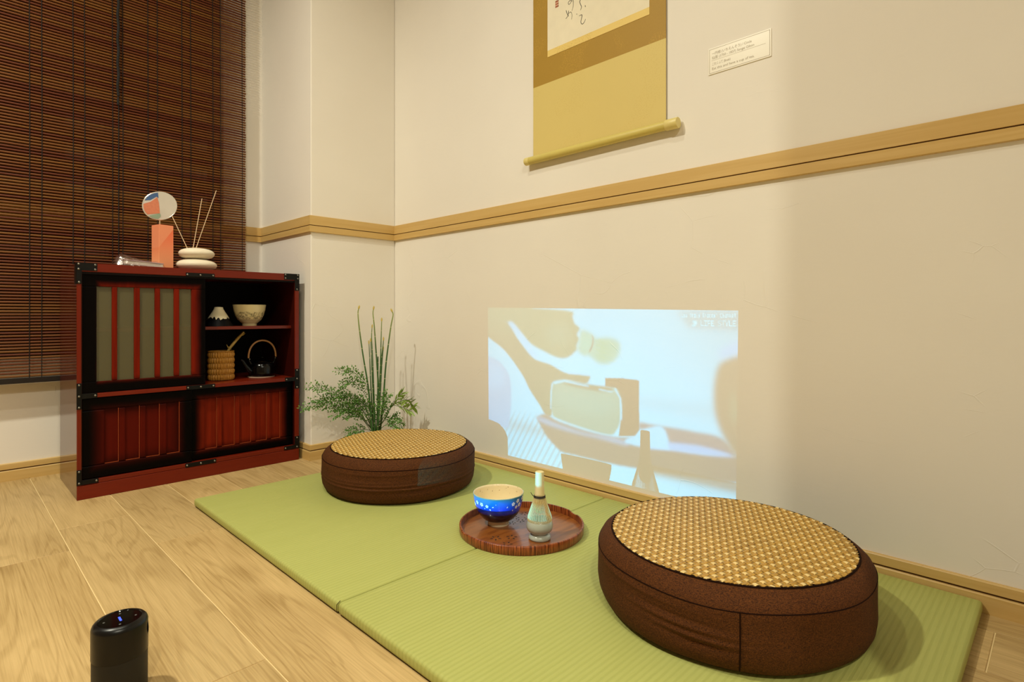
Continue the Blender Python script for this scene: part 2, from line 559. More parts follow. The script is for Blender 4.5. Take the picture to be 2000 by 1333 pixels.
# ------------------------------------------------------------------ tatami mats
def mat(name, x0, x1, y0, y1, label):
    th = 0.024
    w, h = (x1 - x0) / 2, (y1 - y0) / 2
    t0 = thing(name, label, 'mat', ((x0 + x1) / 2, (y0 + y1) / 2, 0), group='green tatami mats on the floor')
    box('woven_cover', -w, w, -h, h, 0.0025, th, M['tatami'], t0, bev=0.0065, seg=4, smooth=60)
    box('backing', -w + .004, w - .004, -h + .004, h - .004, 0.0, 0.003, M['mat_back'], t0)
    tube('edge_seam', [(-w - .0002, -h + .0005, .006), (-w - .0002, -h + .0005, .019), (-w + .007, -h + .0005, th - .0002)], 0.0006, M['mat_back'], t0, 5)
    return t0
mat('tatami_mat', 0.511, 1.347, 0.953, 1.779, 'green woven tatami mat under the pouf beside the plant')
mat('tatami_mat', 0.511, 1.347, 0.114, 0.951, 'green woven tatami mat under the large foreground pouf')

# ------------------------------------------------------------------ poufs
def pouf(cx, cy, label, rot, seed, seam_ang, folds):
    R, RT, Z, H = 0.234, 0.2065, 0.0, 0.1265
    t0 = thing('floor_pouf', label, 'pouf', (cx, cy, 0.024), group='round brown poufs with woven tops')
    rnd = random.Random(seed)
    prof = [(0, 0.0), (0.20, 0.0), (0.214, 0.002), (0.2255, 0.010), (0.231, 0.022), (0.2335, 0.036)]
    prof += [(0.234, 0.040 + 0.0025 * i) for i in range(22)]
    prof += [(0.2335, 0.096), (0.2318, 0.102), (0.228, 0.109), (0.222, 0.1155), (0.2155, 0.1205), (0.2085, 0.1235), (0.2035, 0.1235), (0, 0.1235)]
    ph = [(rnd.uniform(0, 6.28), rnd.uniform(0, 6.28)) for _ in range(4)]
    def fn(r, z, a):
        if r < 0.21 or z > 0.11:
            return r, z
        d = 0.0015 * math.sin(3 * a + ph[0][0]) + 0.001 * math.sin(7 * a + ph[1][0] + 30 * z)
        for z0, amp, wid, a0, span in folds:
            k = (a - a0 + math.pi) % (2 * math.pi) - math.pi
            m = math.exp(-(k / span) ** 2)
            zz = z0 + 0.003 * math.sin(2 * a + ph[2][0])
            d += amp * m * math.exp(-((z - zz) / wid) ** 2)
        ks = (a - seam_ang + math.pi) % (2 * math.pi) - math.pi
        d -= 0.0025 * math.exp(-(ks / 0.012) ** 2)
        return r + d, z
    lathe('fabric_body', prof, M['burlap'], t0, 200, fn, sharp=70)
    for zr, rr in ((0.0985, 0.2335),):
        pts = []
        for i in range(160):
            a = 2 * math.pi * i / 160
            r_ = fn(rr, zr, a)[0] - .0006
            pts.append((r_ * math.cos(a), r_ * math.sin(a), zr + 0.0008 * math.sin(5 * a)))
        tube('seam', pts, 0.0010, M['piping'], t0, 5, closed=True)
    vs = [(0.0985, 0.2330), (0.090, 0.234), (0.075, 0.234), (0.060, .234), (0.045, 0.2340), (0.036, .2335), (0.022, 0.2310), (0.010, 0.2255)]
    tube('seam', [((fn(r, z, seam_ang + .06)[0] + .0002) * math.cos(seam_ang), (fn(r, z, seam_ang + .06)[0] + .0002) * math.sin(seam_ang), z) for z, r in vs], 0.0010, M['piping'], t0, 5)
    tube('piping', [((RT + .0008) * math.cos(2 * math.pi * i / 96), (RT + .0008) * math.sin(2 * math.pi * i / 96), 0.1242) for i in range(96)], 0.0017, M['piping'], t0, 6, closed=True)
    # woven rattan disc: every strand is a piece of its own
    top = link('woven_top', mesh_of(lathe_bm([(0, 0.1230), (RT - .001, 0.1230), (RT - .001, 0.1238), (0, 0.1238)], 64)), M['weave_base'], t0, rot=(0, 0, rot))
    p = 0.0080
    N = int(RT / p)
    amp = 0.0013
    zb = 0.1256
    for axis in (0, 1):
        for i in range(-N, N + 1):
            c = i * p
            if abs(c) > RT - 0.003:
                continue
            L = math.sqrt((RT - 0.0004) ** 2 - c * c)
            hw = p * 0.43
            bm = bmesh.new()
            n = max(2, int(2 * L / (p / 2)))
            prev = None
            for k in range(n + 1):
                s = -L + 2 * L * k / n
                # over / under its crossing strands
                z = zb + amp * math.cos(math.pi * s / p) * (1 if (i + axis) % 2 == 0 else -1)
                if axis == 1:
                    z = zb + amp * math.cos(math.pi * s / p) * (1 if i % 2 == 0 else -1) * (-1 if axis == 0 else 1)
                else:
                    z = zb - amp * math.cos(math.pi * s / p) * (1 if i % 2 == 0 else -1)
                row = []
                for q, dz in ((-1, -0.0005), (-0.6, 0.0), (0.6, 0.0), (1, -0.0005)):
                    cc = c + q * hw
                    ls = math.sqrt(max(0, (RT - 0.0002) ** 2 - cc * cc))
                    sv = max(-ls, min(ls, s))
                    row.append(bm.verts.new((sv, cc, z + dz) if axis == 0 else (cc, sv, z + dz)))
                if prev:
                    for q in range(3):
                        bm.faces.new((prev[q], prev[q + 1], row[q + 1], row[q]))
                prev = row
            m = M['cream'] if (axis == 0 and i % 2 == 0) else M['gold']
            me = mesh_of(bm, 'strand', 60)
            link('strand', me, m, top)
    return t0
pouf(1.0146, 1.493, 'brown round pouf with woven top nearest the plant', math.radians(24), 3, math.radians(70),
     [(0.058, 0.0028, 0.0025, math.radians(225), 1.2), (0.048, 0.003, 0.0022, math.radians(235), 1.6), (0.066, 0.0018, 0.003, math.radians(200), 0.7), (0.040, -0.003, 0.0016, math.radians(235), 1.7), (0.088, 0.0015, 0.003, math.radians(215), 0.6)])
pouf(1.013, 0.4465, 'large brown round pouf with woven top in the foreground', math.radians(-18), 11, math.radians(208),
     [(0.062, 0.0030, 0.003, math.radians(186), 0.34), (0.050, 0.0034, 0.0025, math.radians(192), 0.26), (0.042, -0.0034, 0.0016, math.radians(193), 0.24), (0.072, -0.0020, 0.002, math.radians(184), 0.28), (0.086, 0.0018, 0.0035, math.radians(165), 0.5)])

# ------------------------------------------------------------------ hanging scroll
def silk(name, a, b, spots, thr=0.5):
    t = NT(name)
    co = t.n('ShaderNodeNewGeometry').outputs['Position']
    fine = t.noise(co, 900, 2)
    weave = t.noise(t.mapping(co, (1, 1, 1)), 260, 2)
    big = t.noise(co, 9, 1)
    k = t.math('MULTIPLY', t.step(weave, 0.52, 0.62), t.step(big, thr, thr + 0.06))
    col = t.mix(t.math('MULTIPLY', fine, 0.5), srgb(a), srgb(b))
    col = t.mix(t.math('MULTIPLY', k, spots), col, srgb('#C29A3C'))
    return t.bsdf(col, 0.55, 0, 0.35, t.bump(fine, 0.1, 0.0005))
M['brocade'] = silk('brown_brocade', '#B8933A', '#926C1E', 0.8)
M['khaki_silk'] = silk('khaki_silk', '#E2CC80', '#D8C070', 0.12)
M['gold_silk'] = silk('gold_silk', '#F2D684', '#E8C464', 0.3)
M['paper'] = plain('scroll_paper', '#F3E9CF', 0.8, nscale=30)
M['ink'] = plain('black_ink', '#2A241C', 0.8)
M['seal'] = plain('red_seal', '#E48E6C', 0.8)
M['roller'] = plain('khaki_roller', '#D6C36A', 0.5)
M['knob'] = plain('ivory_knob', '#E6D488', 0.4)
sc = thing('hanging_scroll', 'brown and khaki silk hanging scroll with brush calligraphy', 'scroll', (1.36, 1.0, 1.045))
def S(y, z):
    return (y - 1.0, z - 1.045)
def sheet(name, y0, y1, z0, z1, xa, xb, m):
    return box(name, xa, xb, y0 - 1.0, y1 - 1.0, z0 - 1.045, z1 - 1.045, m, sc)
sheet('lower_silk', 0.763, 1.239, 1.050, 1.283, -.0060, -.0046, M['khaki_silk'])
sheet('brocade_border', 0.763, 1.239, 1.283, 1.95, -.0060, -.0046, M['brocade'])
sheet('upper_silk', 0.763, 1.239, 1.95, 2.18, -.0060, -.0046, M['khaki_silk'])
sheet('gold_strip', 0.812, 1.177, 1.3635, 1.384, -.0070, -.0061, M['gold_silk'])
sheet('gold_strip', 0.812, 1.177, 1.84, 1.86, -.0070, -.0061, M['gold_silk'])
pap = sheet('paper', 0.812, 1.177, 1.384, 1.84, -.0070, -.0061, M['paper'])
def rod(name, y0, y1, r, m, dx, z, parent):
    return link(name, mesh_of(lathe_bm([(0, 0), (r * .96, 0), (r, .0012), (r, y1 - y0 - .0012), (r * .96, y1 - y0), (0, y1 - y0)], 28), name, 40), m, parent, (dx, y0 - 1.0, z - 1.045), (-math.pi / 2, 0, 0))
rod('roller', 0.755, 1.245, 0.0122, M['roller'], -.0165, 1.0465, sc)
rod('roller_knob', 0.721, 0.756, 0.0142, M['knob'], -.0165, 1.0465, sc)
rod('roller_knob', 1.244, 1.262, 0.0128, M['knob'], -.0165, 1.0465, sc)
rod('hanger_bar', 0.758, 1.244, 0.006, M['roller'], -.0075, 2.18, sc)
tube('hanging_cord', [(-.008, -.1, 2.184 - 1.045), (-.004, 0, 2.33 - 1.045), (-.008, .1, 2.184 - 1.045)], 0.0015, M['seal'], sc, 6)
def stroke(pts, wid):
    pts = catmull([(0, a - 1.0, b - 1.045) for a, b in pts], 5)
    bm = bmesh.new()
    n = len(pts)
    prev = None
    for i, p in enumerate(pts):
        tdir = (pts[min(i + 1, n - 1)] - pts[max(i - 1, 0)]).normalized()
        nd = Vector((0, -tdir.z, tdir.y))
        u = i / (n - 1)
        w = wid * (0.45 + 0.55 * math.sin(math.pi * min(1, u * 1.1)) + 0.2 * math.sin(9 * u))
        row = []
        for x in (-.00705, -.00730):
            for sgn in (-1, 1):
                q = p + nd * w * sgn
                row.append(bm.verts.new((x, q.y, q.z)))
        if prev:
            for a_, b_ in ((0, 1), (1, 3), (3, 2), (2, 0)):
                bm.faces.new((prev[a_], prev[b_], row[b_], row[a_]))
        prev = row
    link('brush_stroke', mesh_of(bm, 'brush_stroke'), M['ink'], pap)
ST = [([(1.0775, 1.5025), (1.0859, 1.5079), (1.0929, 1.504), (1.0901, 1.4974), (1.0817, 1.5019), (1.0762, 1.515)], .0008),
      ([(1.0762, 1.515), (1.0734, 1.4987), (1.0739, 1.4858), (1.0789, 1.4735)], .0008),
      ([(1.1013, 1.4841), (1.0985, 1.4742), (1.0915, 1.4617)], .001),
      ([(1.0915, 1.4793), (1.0943, 1.465), (1.1027, 1.4582)], .001),
      ([(1.0929, 1.4699), (1.0831, 1.4718), (1.0784, 1.4612), (1.0803, 1.4477)], .0007),
      ([(1.0461, 1.515), (1.0461, 1.4967), (1.0488, 1.4891), (1.0447, 1.4779), (1.042, 1.4714), (1.0461, 1.4633)], .0011),
      ([(1.0286, 1.4712), (1.0278, 1.466)], .0011), ([(1.061, 1.4581), (1.0591, 1.4552)], .0009),
      ([(1.0515, 1.448), (1.0407, 1.4473), (1.042, 1.437), (1.0447, 1.4272), (1.0402, 1.4195), (1.0326, 1.4217), (1.0268, 1.4303)], .0010),
      ([(0.9715, 1.4706), (0.9626, 1.4657), (0.9576, 1.4664)], .0014),
      ([(1.078, 1.56), (1.09, 1.548), (1.083, 1.535), (1.076, 1.525)], .001), ([(1.05, 1.57), (1.037, 1.552), (1.05, 1.54), (1.043, 1.527)], .001)]
for pts, w_ in ST:
    stroke(pts, w_)
seal_rects = [(1.1445, 1.1318, 1.507, 1.5125), (1.1445, 1.1318, 1.5155, 1.520), (1.1445, 1.1318, 1.523, 1.5285), (1.139, 1.1366, 1.507, 1.5285), (1.1445, 1.1425, 1.507, 1.5285), (1.1338, 1.1318, 1.507, 1.5285)]
bm = bmesh.new()
for a, b, c, d in seal_rects:
    add_box(bm, -.0073, -.00705, b - 1.0, a - 1.0, c - 1.045, d - 1.045)
link('red_seal', mesh_of(bm, 'red_seal'), M['seal'], pap)

# ------------------------------------------------------------------ caption card on the wall
M['card'] = plain('caption_card', '#F6EFDF', 0.28, spec=0.5, var=0.01)
M['print'] = plain('grey_print', '#A39376', 0.7)
cc = thing('caption_card', 'small white caption card with printed text beside the scroll', 'card', (1.36, 0.5705, 1.150))
card = box('card', -.0022, 0, -.0765, .0765, 0, .0655, M['card'], cc, bev=0.0004)
bm = bmesh.new()
for b in ((-.0735, .0735, .003, .0037), (-.0735, .0735, .0618, .0625), (-.0735, -.0727, .003, .0625), (.0727, .0735, .003, .0625), (-.064, .068, .0335, .0339)):
    add_box(bm, -.0024, -.0021, b[0], b[1], b[2], b[3])
link('border', mesh_of(bm, 'border'), M['print'], card)
for k, (s, z) in enumerate([('一円相 (いちえんそう) / Circle', .0475), ('仙厓 (1750 - 1837) Sengai Gibon', .0372), ('これくふて (Break)', .0215), ('Eat this and have a cup of tea.', .0105)]):
    me = text_mesh(s, 0.0085)
    xs_ = [v.co.x for v in me.vertices]
    if not xs_:
        continue
    wd = max(xs_) - min(xs_)
    want = (.098, .104, .046, .104)[k]
    f = want / wd
    for v in me.vertices:
        v.co = Vector((-.00235, .067 - v.co.x * f, z + v.co.y))
    link('printed_line', me, M['print'], card)

# ------------------------------------------------------------------ window blind
M['slat'] = None
t = NT('dark_bamboo_slat')
rnd = t.n('ShaderNodeObjectInfo').outputs['Random']
g = t.noise(t.mapping(t.coord(), (2, 200, 200)), 1.0, 3)
col = t.mix(g, srgb('#542A12'), srgb('#7E4A24'))
hs = t.n('ShaderNodeHueSaturation'); t.l(col, hs.inputs['Color'])
t.l(t.math('ADD', t.math('MULTIPLY', rnd, 0.5), 0.72), hs.inputs['Value'])
t.l(t.math('ADD', t.math('MULTIPLY', rnd, 0.03), 0.485), hs.inputs['Hue'])
M['slat'] = t.bsdf(hs.outputs[0], 0.45, 0, 0.3)
M['cord'] = plain('black_cord', '#0C0807', 0.8)
M['rail'] = plain('dark_rail', '#150A07', 0.5)
bl = thing('window_blind', 'dark brown bamboo slat blind covering the window', 'blind', (0, 2.445, 0))
BX0, BX1 = -0.93, 0.897
prof = []
for i in range(7):
    a = -math.pi / 2 + math.pi * i / 6
    prof.append((-0.0042 * math.cos(a), 0.0037 * math.sin(a)))
prof += [(0.0004, 0.0037), (0.0004, -0.0037)]
pol = []
for p_ in prof:
    if not pol or (abs(p_[0] - pol[-1][0]) + abs(p_[1] - pol[-1][1])) > 1e-5:
        pol.append(p_)
bm = bmesh.new()
prism_bm(pol, BX0, BX1, 'x', bm)
slat_me = mesh_of(bm, 'slat', 40)
zs = 0.3475
while zs < 2.2:
    link('slat', slat_me, M['slat'], bl, (random.uniform(-.0012, .0012), 0, zs), (random.uniform(-.03, .03), 0, 0))
    zs += 0.0101
box('bottom_rail', BX0, BX1, -.006, .004, .324, .3425, M['rail'], bl, bev=0.0015)
box('head_rail', BX0, BX1, -.02, .03, 2.2, 2.26, M['rail'], bl, bev=0.002)
for cx_ in [0.21, 0.2413, 0.3244, 0.3564, 0.437, 0.4678, 0.5461, 0.5768, 0.6595, 0.6898, 0.77, 0.7986, 0.8825, 0.128, 0.096, 0.014, -0.018, -0.1, -0.13]:
    tube('ladder_cord', [(cx_, -.0050, .336), (cx_ + .001, -.0052, 1.2), (cx_ - .002, -.0050, 2.2)], 0.0012, M['cord'], bl, 5)
tube('lift_cord', [(0.452 + .0014 * math.sin(i * .9), -.016 + .0014 * math.cos(i * .9), 2.2 - i * .0122) for i in range(72)], [0.0042 + .0006 * (i % 2) for i in range(72)], M['cord'], bl, 7)
lathe('cord_tassel', [(0, 1.300), (0.0035, 1.301), (0.0042, 1.312), (0.0028, 1.326), (0.0015, 1.332)], M['cord'], bl, 12, loc=(0.452, -.016, 0))
tube('lift_cord', [(0.4555, -.006, 1.31), (0.4555, -.006, 0.336)], 0.0016, M['cord'], bl, 5)

# ------------------------------------------------------------------ storage cabinet
cab = thing('storage_cabinet', 'red-brown lacquered storage cabinet with black iron brackets', 'cabinet', (0.623, 2.082, 0))
HW, DP, HT = 0.337, 0.328, 0.702
def cb(name, x0, x1, y0, y1, z0, z1, m, bev=0.0008, parent=None):
    return box(name, x0, x1, y0, y1, z0, z1, m, parent or cab, bev=bev)
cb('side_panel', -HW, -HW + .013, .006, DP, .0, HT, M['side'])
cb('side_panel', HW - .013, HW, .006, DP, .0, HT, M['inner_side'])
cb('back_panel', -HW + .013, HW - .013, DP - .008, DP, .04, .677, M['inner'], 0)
cb('top_board', -HW + .013, HW - .013, .006, DP, .677, HT, M['lacquer_x'], 0)
cb('top_rail', -HW, HW, 0, .006, .677, HT, M['lacquer_x'], .0012)
cb('post', -HW, -.3265, 0, .006, .042, .677, M['lacquer'])
cb('post', .3212, HW, 0, .006, .042, .677, M['lacquer'])
cb('middle_rail', -.3265, .3212, 0, DP - .008, .3, .3125, M['lacquer_x'])
cb('bottom_rail', -.3265, .3212, 0, DP - .008, .043, .0555, M['lacquer_x'])
cb('plinth', -HW, HW, -.0005, .006, 0, .042, M['lacquer_x'], .001)
cb('shelf', -.3235, .3235, .036, DP - .008, .4965, .5075, M['shelf'])
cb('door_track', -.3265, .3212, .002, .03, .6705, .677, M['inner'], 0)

def door(name, x0, x1, y0, y1, z0, z1, openings, zo0, zo1, red, e0, e1, tkind):
    cx_, cz_ = (x0 + x1) / 2, (z0 + z1) / 2
    hx, hz = (x1 - x0) / 2, (z1 - z0) / 2
    m = sunburst(name + '_finish', hx, hz, red, e0, e1, cx=.012 if tkind == 'glass' else 0.0)
    d = link(name, None, parent=cab, loc=(cx_, y0, cz_))
    th = y1 - y0
    X = lambda v: v - cx_
    Zz = lambda v: v - cz_
    def part(nm, a0, a1, c0, c1, ya=0.0, yb=th, mm=m, bev=.0022 if tkind == 'glass' else .0042):
        bm = bmesh.new()
        add_box(bm, a0, a1, ya, yb, c0, c1, bev, 2)
        return link(nm, mesh_of(bm, nm), mm, d)
    part('door_rail', -hx, hx, Zz(zo1), hz)
    part('door_rail', -hx, hx, -hz, Zz(zo0))
    edges = [x0] + [e_ for o_ in openings for e_ in o_] + [x1]
    for i in range(0, len(edges), 2):
        part('door_stile' if i in (0, len(edges) - 2) else 'bar', X(edges[i]), X(edges[i + 1]), Zz(zo0), Zz(zo1))
    for (a, b) in openings:
        if tkind == 'glass':
            part('pane', X(a) - .001, X(b) + .001, Zz(zo0) - .001, Zz(zo1) + .001, th * .55, th * .75, M['haze_glass'], 0)
        else:
            part('edge_glint', X(b) - .0014, X(b), Zz(zo0), Zz(zo1), .0012, .006, M['edge_light'], 0)  # light caught by right and bottom panel edges, painted as lighter strips
            part('edge_glint', X(a), X(b) - .0014, Zz(zo0), Zz(zo0) + .0014, .0012, .006, M['edge_light'], 0)
            part('panel', X(a) - .001, X(b) + .001, Zz(zo0) - .001, Zz(zo1) + .001, .0062, th * .9, m, 0)
    return d
M['edge_light'] = plain('painted_edge_light', '#8E3A1A', 0.3)
t = NT('smoked_glass')
tr = t.n('ShaderNodeBsdfTransparent'); tr.inputs[0].default_value = (0.86, 0.82, 0.70, 1)
df = t.n('ShaderNodeBsdfDiffuse'); df.inputs[0].default_value = (.150, .128, .060, 1)
gl = t.n('ShaderNodeBsdfGlossy'); gl.inputs['Roughness'].default_value = 0.03
m1 = t.n('ShaderNodeMixShader')
outer_face = t.math('SUBTRACT', 1.0, t.n('ShaderNodeNewGeometry').outputs['Backfacing'])
t.l(t.math('MULTIPLY', outer_face, 0.66), m1.inputs[0])
t.l(tr.outputs[0], m1.inputs[1]); t.l(df.outputs[0], m1.inputs[2])
m2 = t.n('ShaderNodeMixShader')
fr = t.n('ShaderNodeFresnel'); fr.inputs[0].default_value = 1.5
t.l(t.math('MULTIPLY', fr.outputs[0], outer_face), m2.inputs[0]); t.l(m1.outputs[0], m2.inputs[1]); t.l(gl.outputs[0], m2.inputs[2])
t.l(m2.outputs[0], t.out.inputs[0]); M['haze_glass'] = t.m
door('glass_sliding_door', -.3265, .0137, .008, .020, .3125, .677, [(-.288, -.2496), (-.2359, -.1918), (-.1763, -.1354), (-.1204, -.0809), (-.0652, -.0290)], .347, .634, '#8A220C', .026, .056, 'glass')
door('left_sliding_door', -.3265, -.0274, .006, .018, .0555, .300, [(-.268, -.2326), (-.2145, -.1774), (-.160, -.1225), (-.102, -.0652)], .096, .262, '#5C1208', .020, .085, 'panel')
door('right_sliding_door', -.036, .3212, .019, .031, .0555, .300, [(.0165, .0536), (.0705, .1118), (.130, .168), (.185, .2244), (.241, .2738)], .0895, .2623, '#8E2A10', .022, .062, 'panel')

def bracket(name, rects, rivets):
    bm = bmesh.new()
    for (a, b, c, d) in rects:
        add_box(bm, a, b, -.0016, .0004, c, d, .0004)
    o = link(name, mesh_of(bm, name), M['black_metal'], cab)
    for (x, z) in rivets:
        link('rivet', RIV, M['rivet'], o, (x, -.0016, z), (math.pi / 2, 0, 0))
RIV = mesh_of(lathe_bm([(0, .0022), (.0016, .0019), (.0028, .0010), (.0032, 0)], 12), 'rivet', 60)
bracket('corner_bracket', [(-.338, -.288, .680, .7028), (-.338, -.3255, .640, .6799)], [(-.333, .699), (-.333, .684), (-.293, .698), (-.293, .684), (-.332, .645)])
bracket('corner_bracket', [(.280, .338, .680, .7028), (.320, .338, .640, .6799)], [(.285, .698), (.285, .685), (.332, .698), (.332, .685), (.329, .645)])
bm = bmesh.new(); add_box(bm, -.0385 - .3, -.337, .0004, .034, .640, .7028, .0004)
link('corner_bracket_return', mesh_of(bm, 'corner_bracket_return'), M['black_metal'], cab)
bracket('tee_bracket', [(-.338, -.3255, .2686, .3455), (-.3255, -.288, .2990, .3140)], [(-.332, .340), (-.332, .307), (-.332, .274), (-.293, .3065)])
bracket('tee_bracket', [(.3200, .338, .2700, .3440), (.284, .3200, .2990, .3140)], [(.329, .339), (.329, .307), (.329, .275), (.289, .3065)])
bracket('corner_bracket', [(-.338, -.3255, .044, .0892), (-.3255, -.285, .044, .0575)], [(-.332, .084), (-.332, .050), (-.290, .0508)])
bracket('corner_bracket', [(.3200, .338, .044, .0892), (.280, .3200, .044, .0575)], [(.329, .084), (.329, .050), (.285, .0508)])
bracket('plate_bracket', [(-.0486, .0395, .6755, .6885)], [(-.044, .682), (-.0045, .682), (.035, .682)])
bracket('plate_bracket', [(-.047, .041, .2995, .3130)], [(-.042, .3063), (-.003, .3063), (.036, .3063)])
bracket('plate_bracket', [(-.050, .0444, .0425, .0560)], [(-.045, .0492), (-.003, .0492), (.040, .0492)])

# ------------------------------------------------------------------ things in the cabinet
M['cap'] = plain('white_glaze', '#EFE3C0', 0.4)
M['navy'] = plain('navy_glaze', '#04050A', 0.5, spec=0.2)
mf = thing('mountain_figurine', 'small mountain figurine with a white snow cap on the shelf', 'figurine', (0.7107, 2.19, 0.5075))
lathe('mountain', [(0, 0), (.049, 0), (.043, .010), (.033, .026), (.020, .046), (.0095, .064), (.0075, .0675), (0, .067)], M['navy'], mf, 36)
bm = bmesh.new()
n = 72
rows = []
for i in range(n):
    a = 2 * math.pi * i / n
    zlow = .034 - .007 * abs(math.sin(a * 7 + .6)) - .004 * (i % 4 == 0) - .003 * math.sin(3 * a)
    def rad(z):
        tt = max(0, min(1, (z - .018) / (.0655 - .018)))
        return .0385 * (1 - tt) ** 1.1 + .0100 * tt + .0040
    rows.append([bm.verts.new((rad(z) * math.cos(a), rad(z) * math.sin(a), z)) for z in (zlow, zlow + .008, .050, .062, .0685)] + [bm.verts.new((.005 * math.cos(a), .005 * math.sin(a), .0692 + .0006 * math.sin(5 * a)))])
for i in range(n):
    a, b = rows[i], rows[(i + 1) % n]
    for k in range(5):
        bm.faces.new((a[k], b[k], b[k + 1], a[k + 1]))
bm.faces.new([r[5] for r in rows])
link('snow_cap', mesh_of(bm, 'snow_cap', 60), M['cap'], mf)

t = NT('ink_landscape_glaze')
co = t.coord(); s = t.sep(co)
band = t.math('MULTIPLY', t.step(s[2], .022, .028), t.step(s[2], .068, .052))
strokes = t.step(t.noise(t.mapping(co, (70, 70, 110)), 1.0, 5, 0.65, 0.6), 0.46, 0.53)
fine = t.step(t.noise(t.mapping(co, (260, 260, 60)), 1.0, 2), 0.5, 0.62)
hill = t.step(t.math('SUBTRACT', t.math('ADD', .035, t.math('MULTIPLY', t.noise(t.mapping(co, (30, 30, 0)), 1.0, 2), .035)), s[2]), -.002, .003)
k = t.math('MULTIPLY', t.math('MULTIPLY', band, hill), t.math('MULTIPLY', strokes, t.math('ADD', t.math('MULTIPLY', fine, .6), .4)))
k2 = t.math('MULTIPLY', t.step(t.math('ABSOLUTE', t.math('SUBTRACT', s[2], .0195)), .0012, .0004), 0.7)
k3 = t.math('MULTIPLY', t.step(t.math('ABSOLUTE', t.math('SUBTRACT', s[2], .0235)), .0010, .0003), 0.5)
col = t.mix(t.math('ADD', k, t.math('ADD', k2, k3), clamp=True), srgb('#E3D3A4'), srgb('#3B3325'))
M['ink_glaze'] = t.bsdf(col, 0.3)
bowl_prof = lambda R, H, rf, hf, th: [(0, .003), (rf * .8, .003), (rf * .82, 0), (rf, 0), (rf, hf * .8), (rf * 1.08, hf), (R * .70, hf + (H - hf) * .17), (R * .86, hf + (H - hf) * .42), (R * .95, hf + (H - hf) * .72), (R, H), (R - th * .5, H + .0008), (R - th, H), (R * .95 - th, hf + (H - hf) * .72), (R * .86 - th, hf + (H - hf) * .44), (R * .68 - th, hf + (H - hf) * .2 + .002), (rf * .9, hf + .003), (0, hf + .002)]
def smooth_prof(p, k=4):
    q = catmull([(a, b, 0) for a, b in p], k)
    out = [(max(0, v.x), v.y) for v in q]
    out[0] = p[0]; out[-1] = p[-1]
    return out
b2 = thing('tea_bowl', 'cream tea bowl with an ink landscape on the cabinet shelf', 'bowl', (0.8187, 2.19, 0.5075))
lathe('bowl_body', bowl_prof(.0572, .0780, .025, .010, .0035), M['ink_glaze'], b2, 64)

t = NT('basket_cane')
co = t.coord()
nn = t.noise(t.mapping(co, (120, 120, 300)), 1, 2)
M['cane'] = t.bsdf(t.mix(nn, srgb('#C9923E'), srgb('#8A5418')), 0.5, 0, .3)
bk = thing('woven_basket', 'small round woven cane basket beside the black kettle', 'basket', (0.719, 2.19, 0.3125))
for k in range(5):
    z0 = .002 + k * .0200
    pr = [(.0405, z0)] + [(.0405 + .0030 * math.sin(math.pi * j / 6), z0 + .0195 * j / 6) for j in range(1, 6)] + [(.0405, z0 + .0195)]
    lathe('woven_band', pr, M['cane'], bk, 120, lambda r, z, a, k=k: (r + .0012 * math.cos(30 * a + k * math.pi), z))
lathe('liner', [(0, .002), (.0395, .002), (.0395, .1015), (.0385, .1015), (.0385, .004), (0, .004)], M['cane'], bk, 48)
tube('rim', [(.0415 * math.cos(2 * math.pi * i / 40), .0415 * math.sin(2 * math.pi * i / 40), .1035) for i in range(40)], .0022, M['cane'], bk, 6, closed=True)
M['bamboo'] = wood('dry_bamboo', '#D8B463', '#9C7A34', (60, 60, 8), rough=0.5, rings=6, fib=30)
sp = thing('bamboo_scoop', 'dry bamboo scoop leaning out of the cane basket', 'scoop', (0.727, 2.19, 0.322))
tube('handle', [(0, 0, 0), (.008, .001, .080), (.022, .003, .1035), (.050, .006, .137), (.074, .008, .162)], [.0032, .0035, .005, .0055, .0035], M['bamboo'], sp, 8)
tube('twig', [(.022, .003, .103), (.014, .002, .112), (.011, 0, .118)], [.002, .0014, .0008], M['bamboo'], sp, 6)
tube('twig', [(.060, .007, .149), (.070, .007, .150), (.078, .006, .157)], [.002, .0014, .0008], M['bamboo'], sp, 6)
tube('node', [(.0215 + .006 * math.cos(a * .7854), .003 + .0055 * math.sin(a * .7854), .103 - .004 * math.cos(a * .7854)) for a in range(8)], .0012, M['bamboo'], sp, 5, closed=True)

M['trivet'] = plain('pale_trivet', '#B89B84', 0.6)
tv = thing('trivet', 'thin pale round trivet under the black kettle', 'trivet', (0.862, 2.19, 0.3125))
lathe('disc', [(0, 0), (.046, 0), (.0475, .0012), (.0475, .0026), (.0462, .0036), (0, .0036)], M['trivet'], tv, 48)
lathe('ring', [(.038, .0036), (.0385, .0041), (.0395, .0041), (.040, .0036)], M['trivet'], tv, 48)
M['enamel'] = plain('black_enamel', '#030304', 0.16, spec=0.3)
M['handle_wood'] = wood('kettle_handle_wood', '#B98A5A', '#8B5B33', (50, 50, 8), rough=0.45, rings=6, fib=30)
kt = thing('kettle', 'black enamel kettle with an arched wooden handle', 'kettle', (0.866, 2.19, 0.3161))
lathe('kettle_body', [(0, 0), (.043, 0), (.047, .003), (.048, .012), (.0465, .034), (.043, .046), (.034, .053), (.029, .0545), (0, .0545)], M['enamel'], kt, 56)
ld = lathe('lid', [(.030, .054), (.0305, .0562), (.026, .0590), (.014, .0618), (.004, .0627), (0, .0628)], M['enamel'], kt, 48)
lathe('lid_knob', [(.002, .062), (.003, .0655), (.0065, .0680), (.0068, .0715), (.004, .074), (0, .0745)], M['enamel'], ld, 20)
tube('spout', [(-.038, -.004, .018), (-.052, -.006, .026), (-.064, -.008, .043), (-.076, -.010, .062), (-.083, -.011, .066)], [.013, .0105, .008, .0058, .0048], M['enamel'], kt, 12)
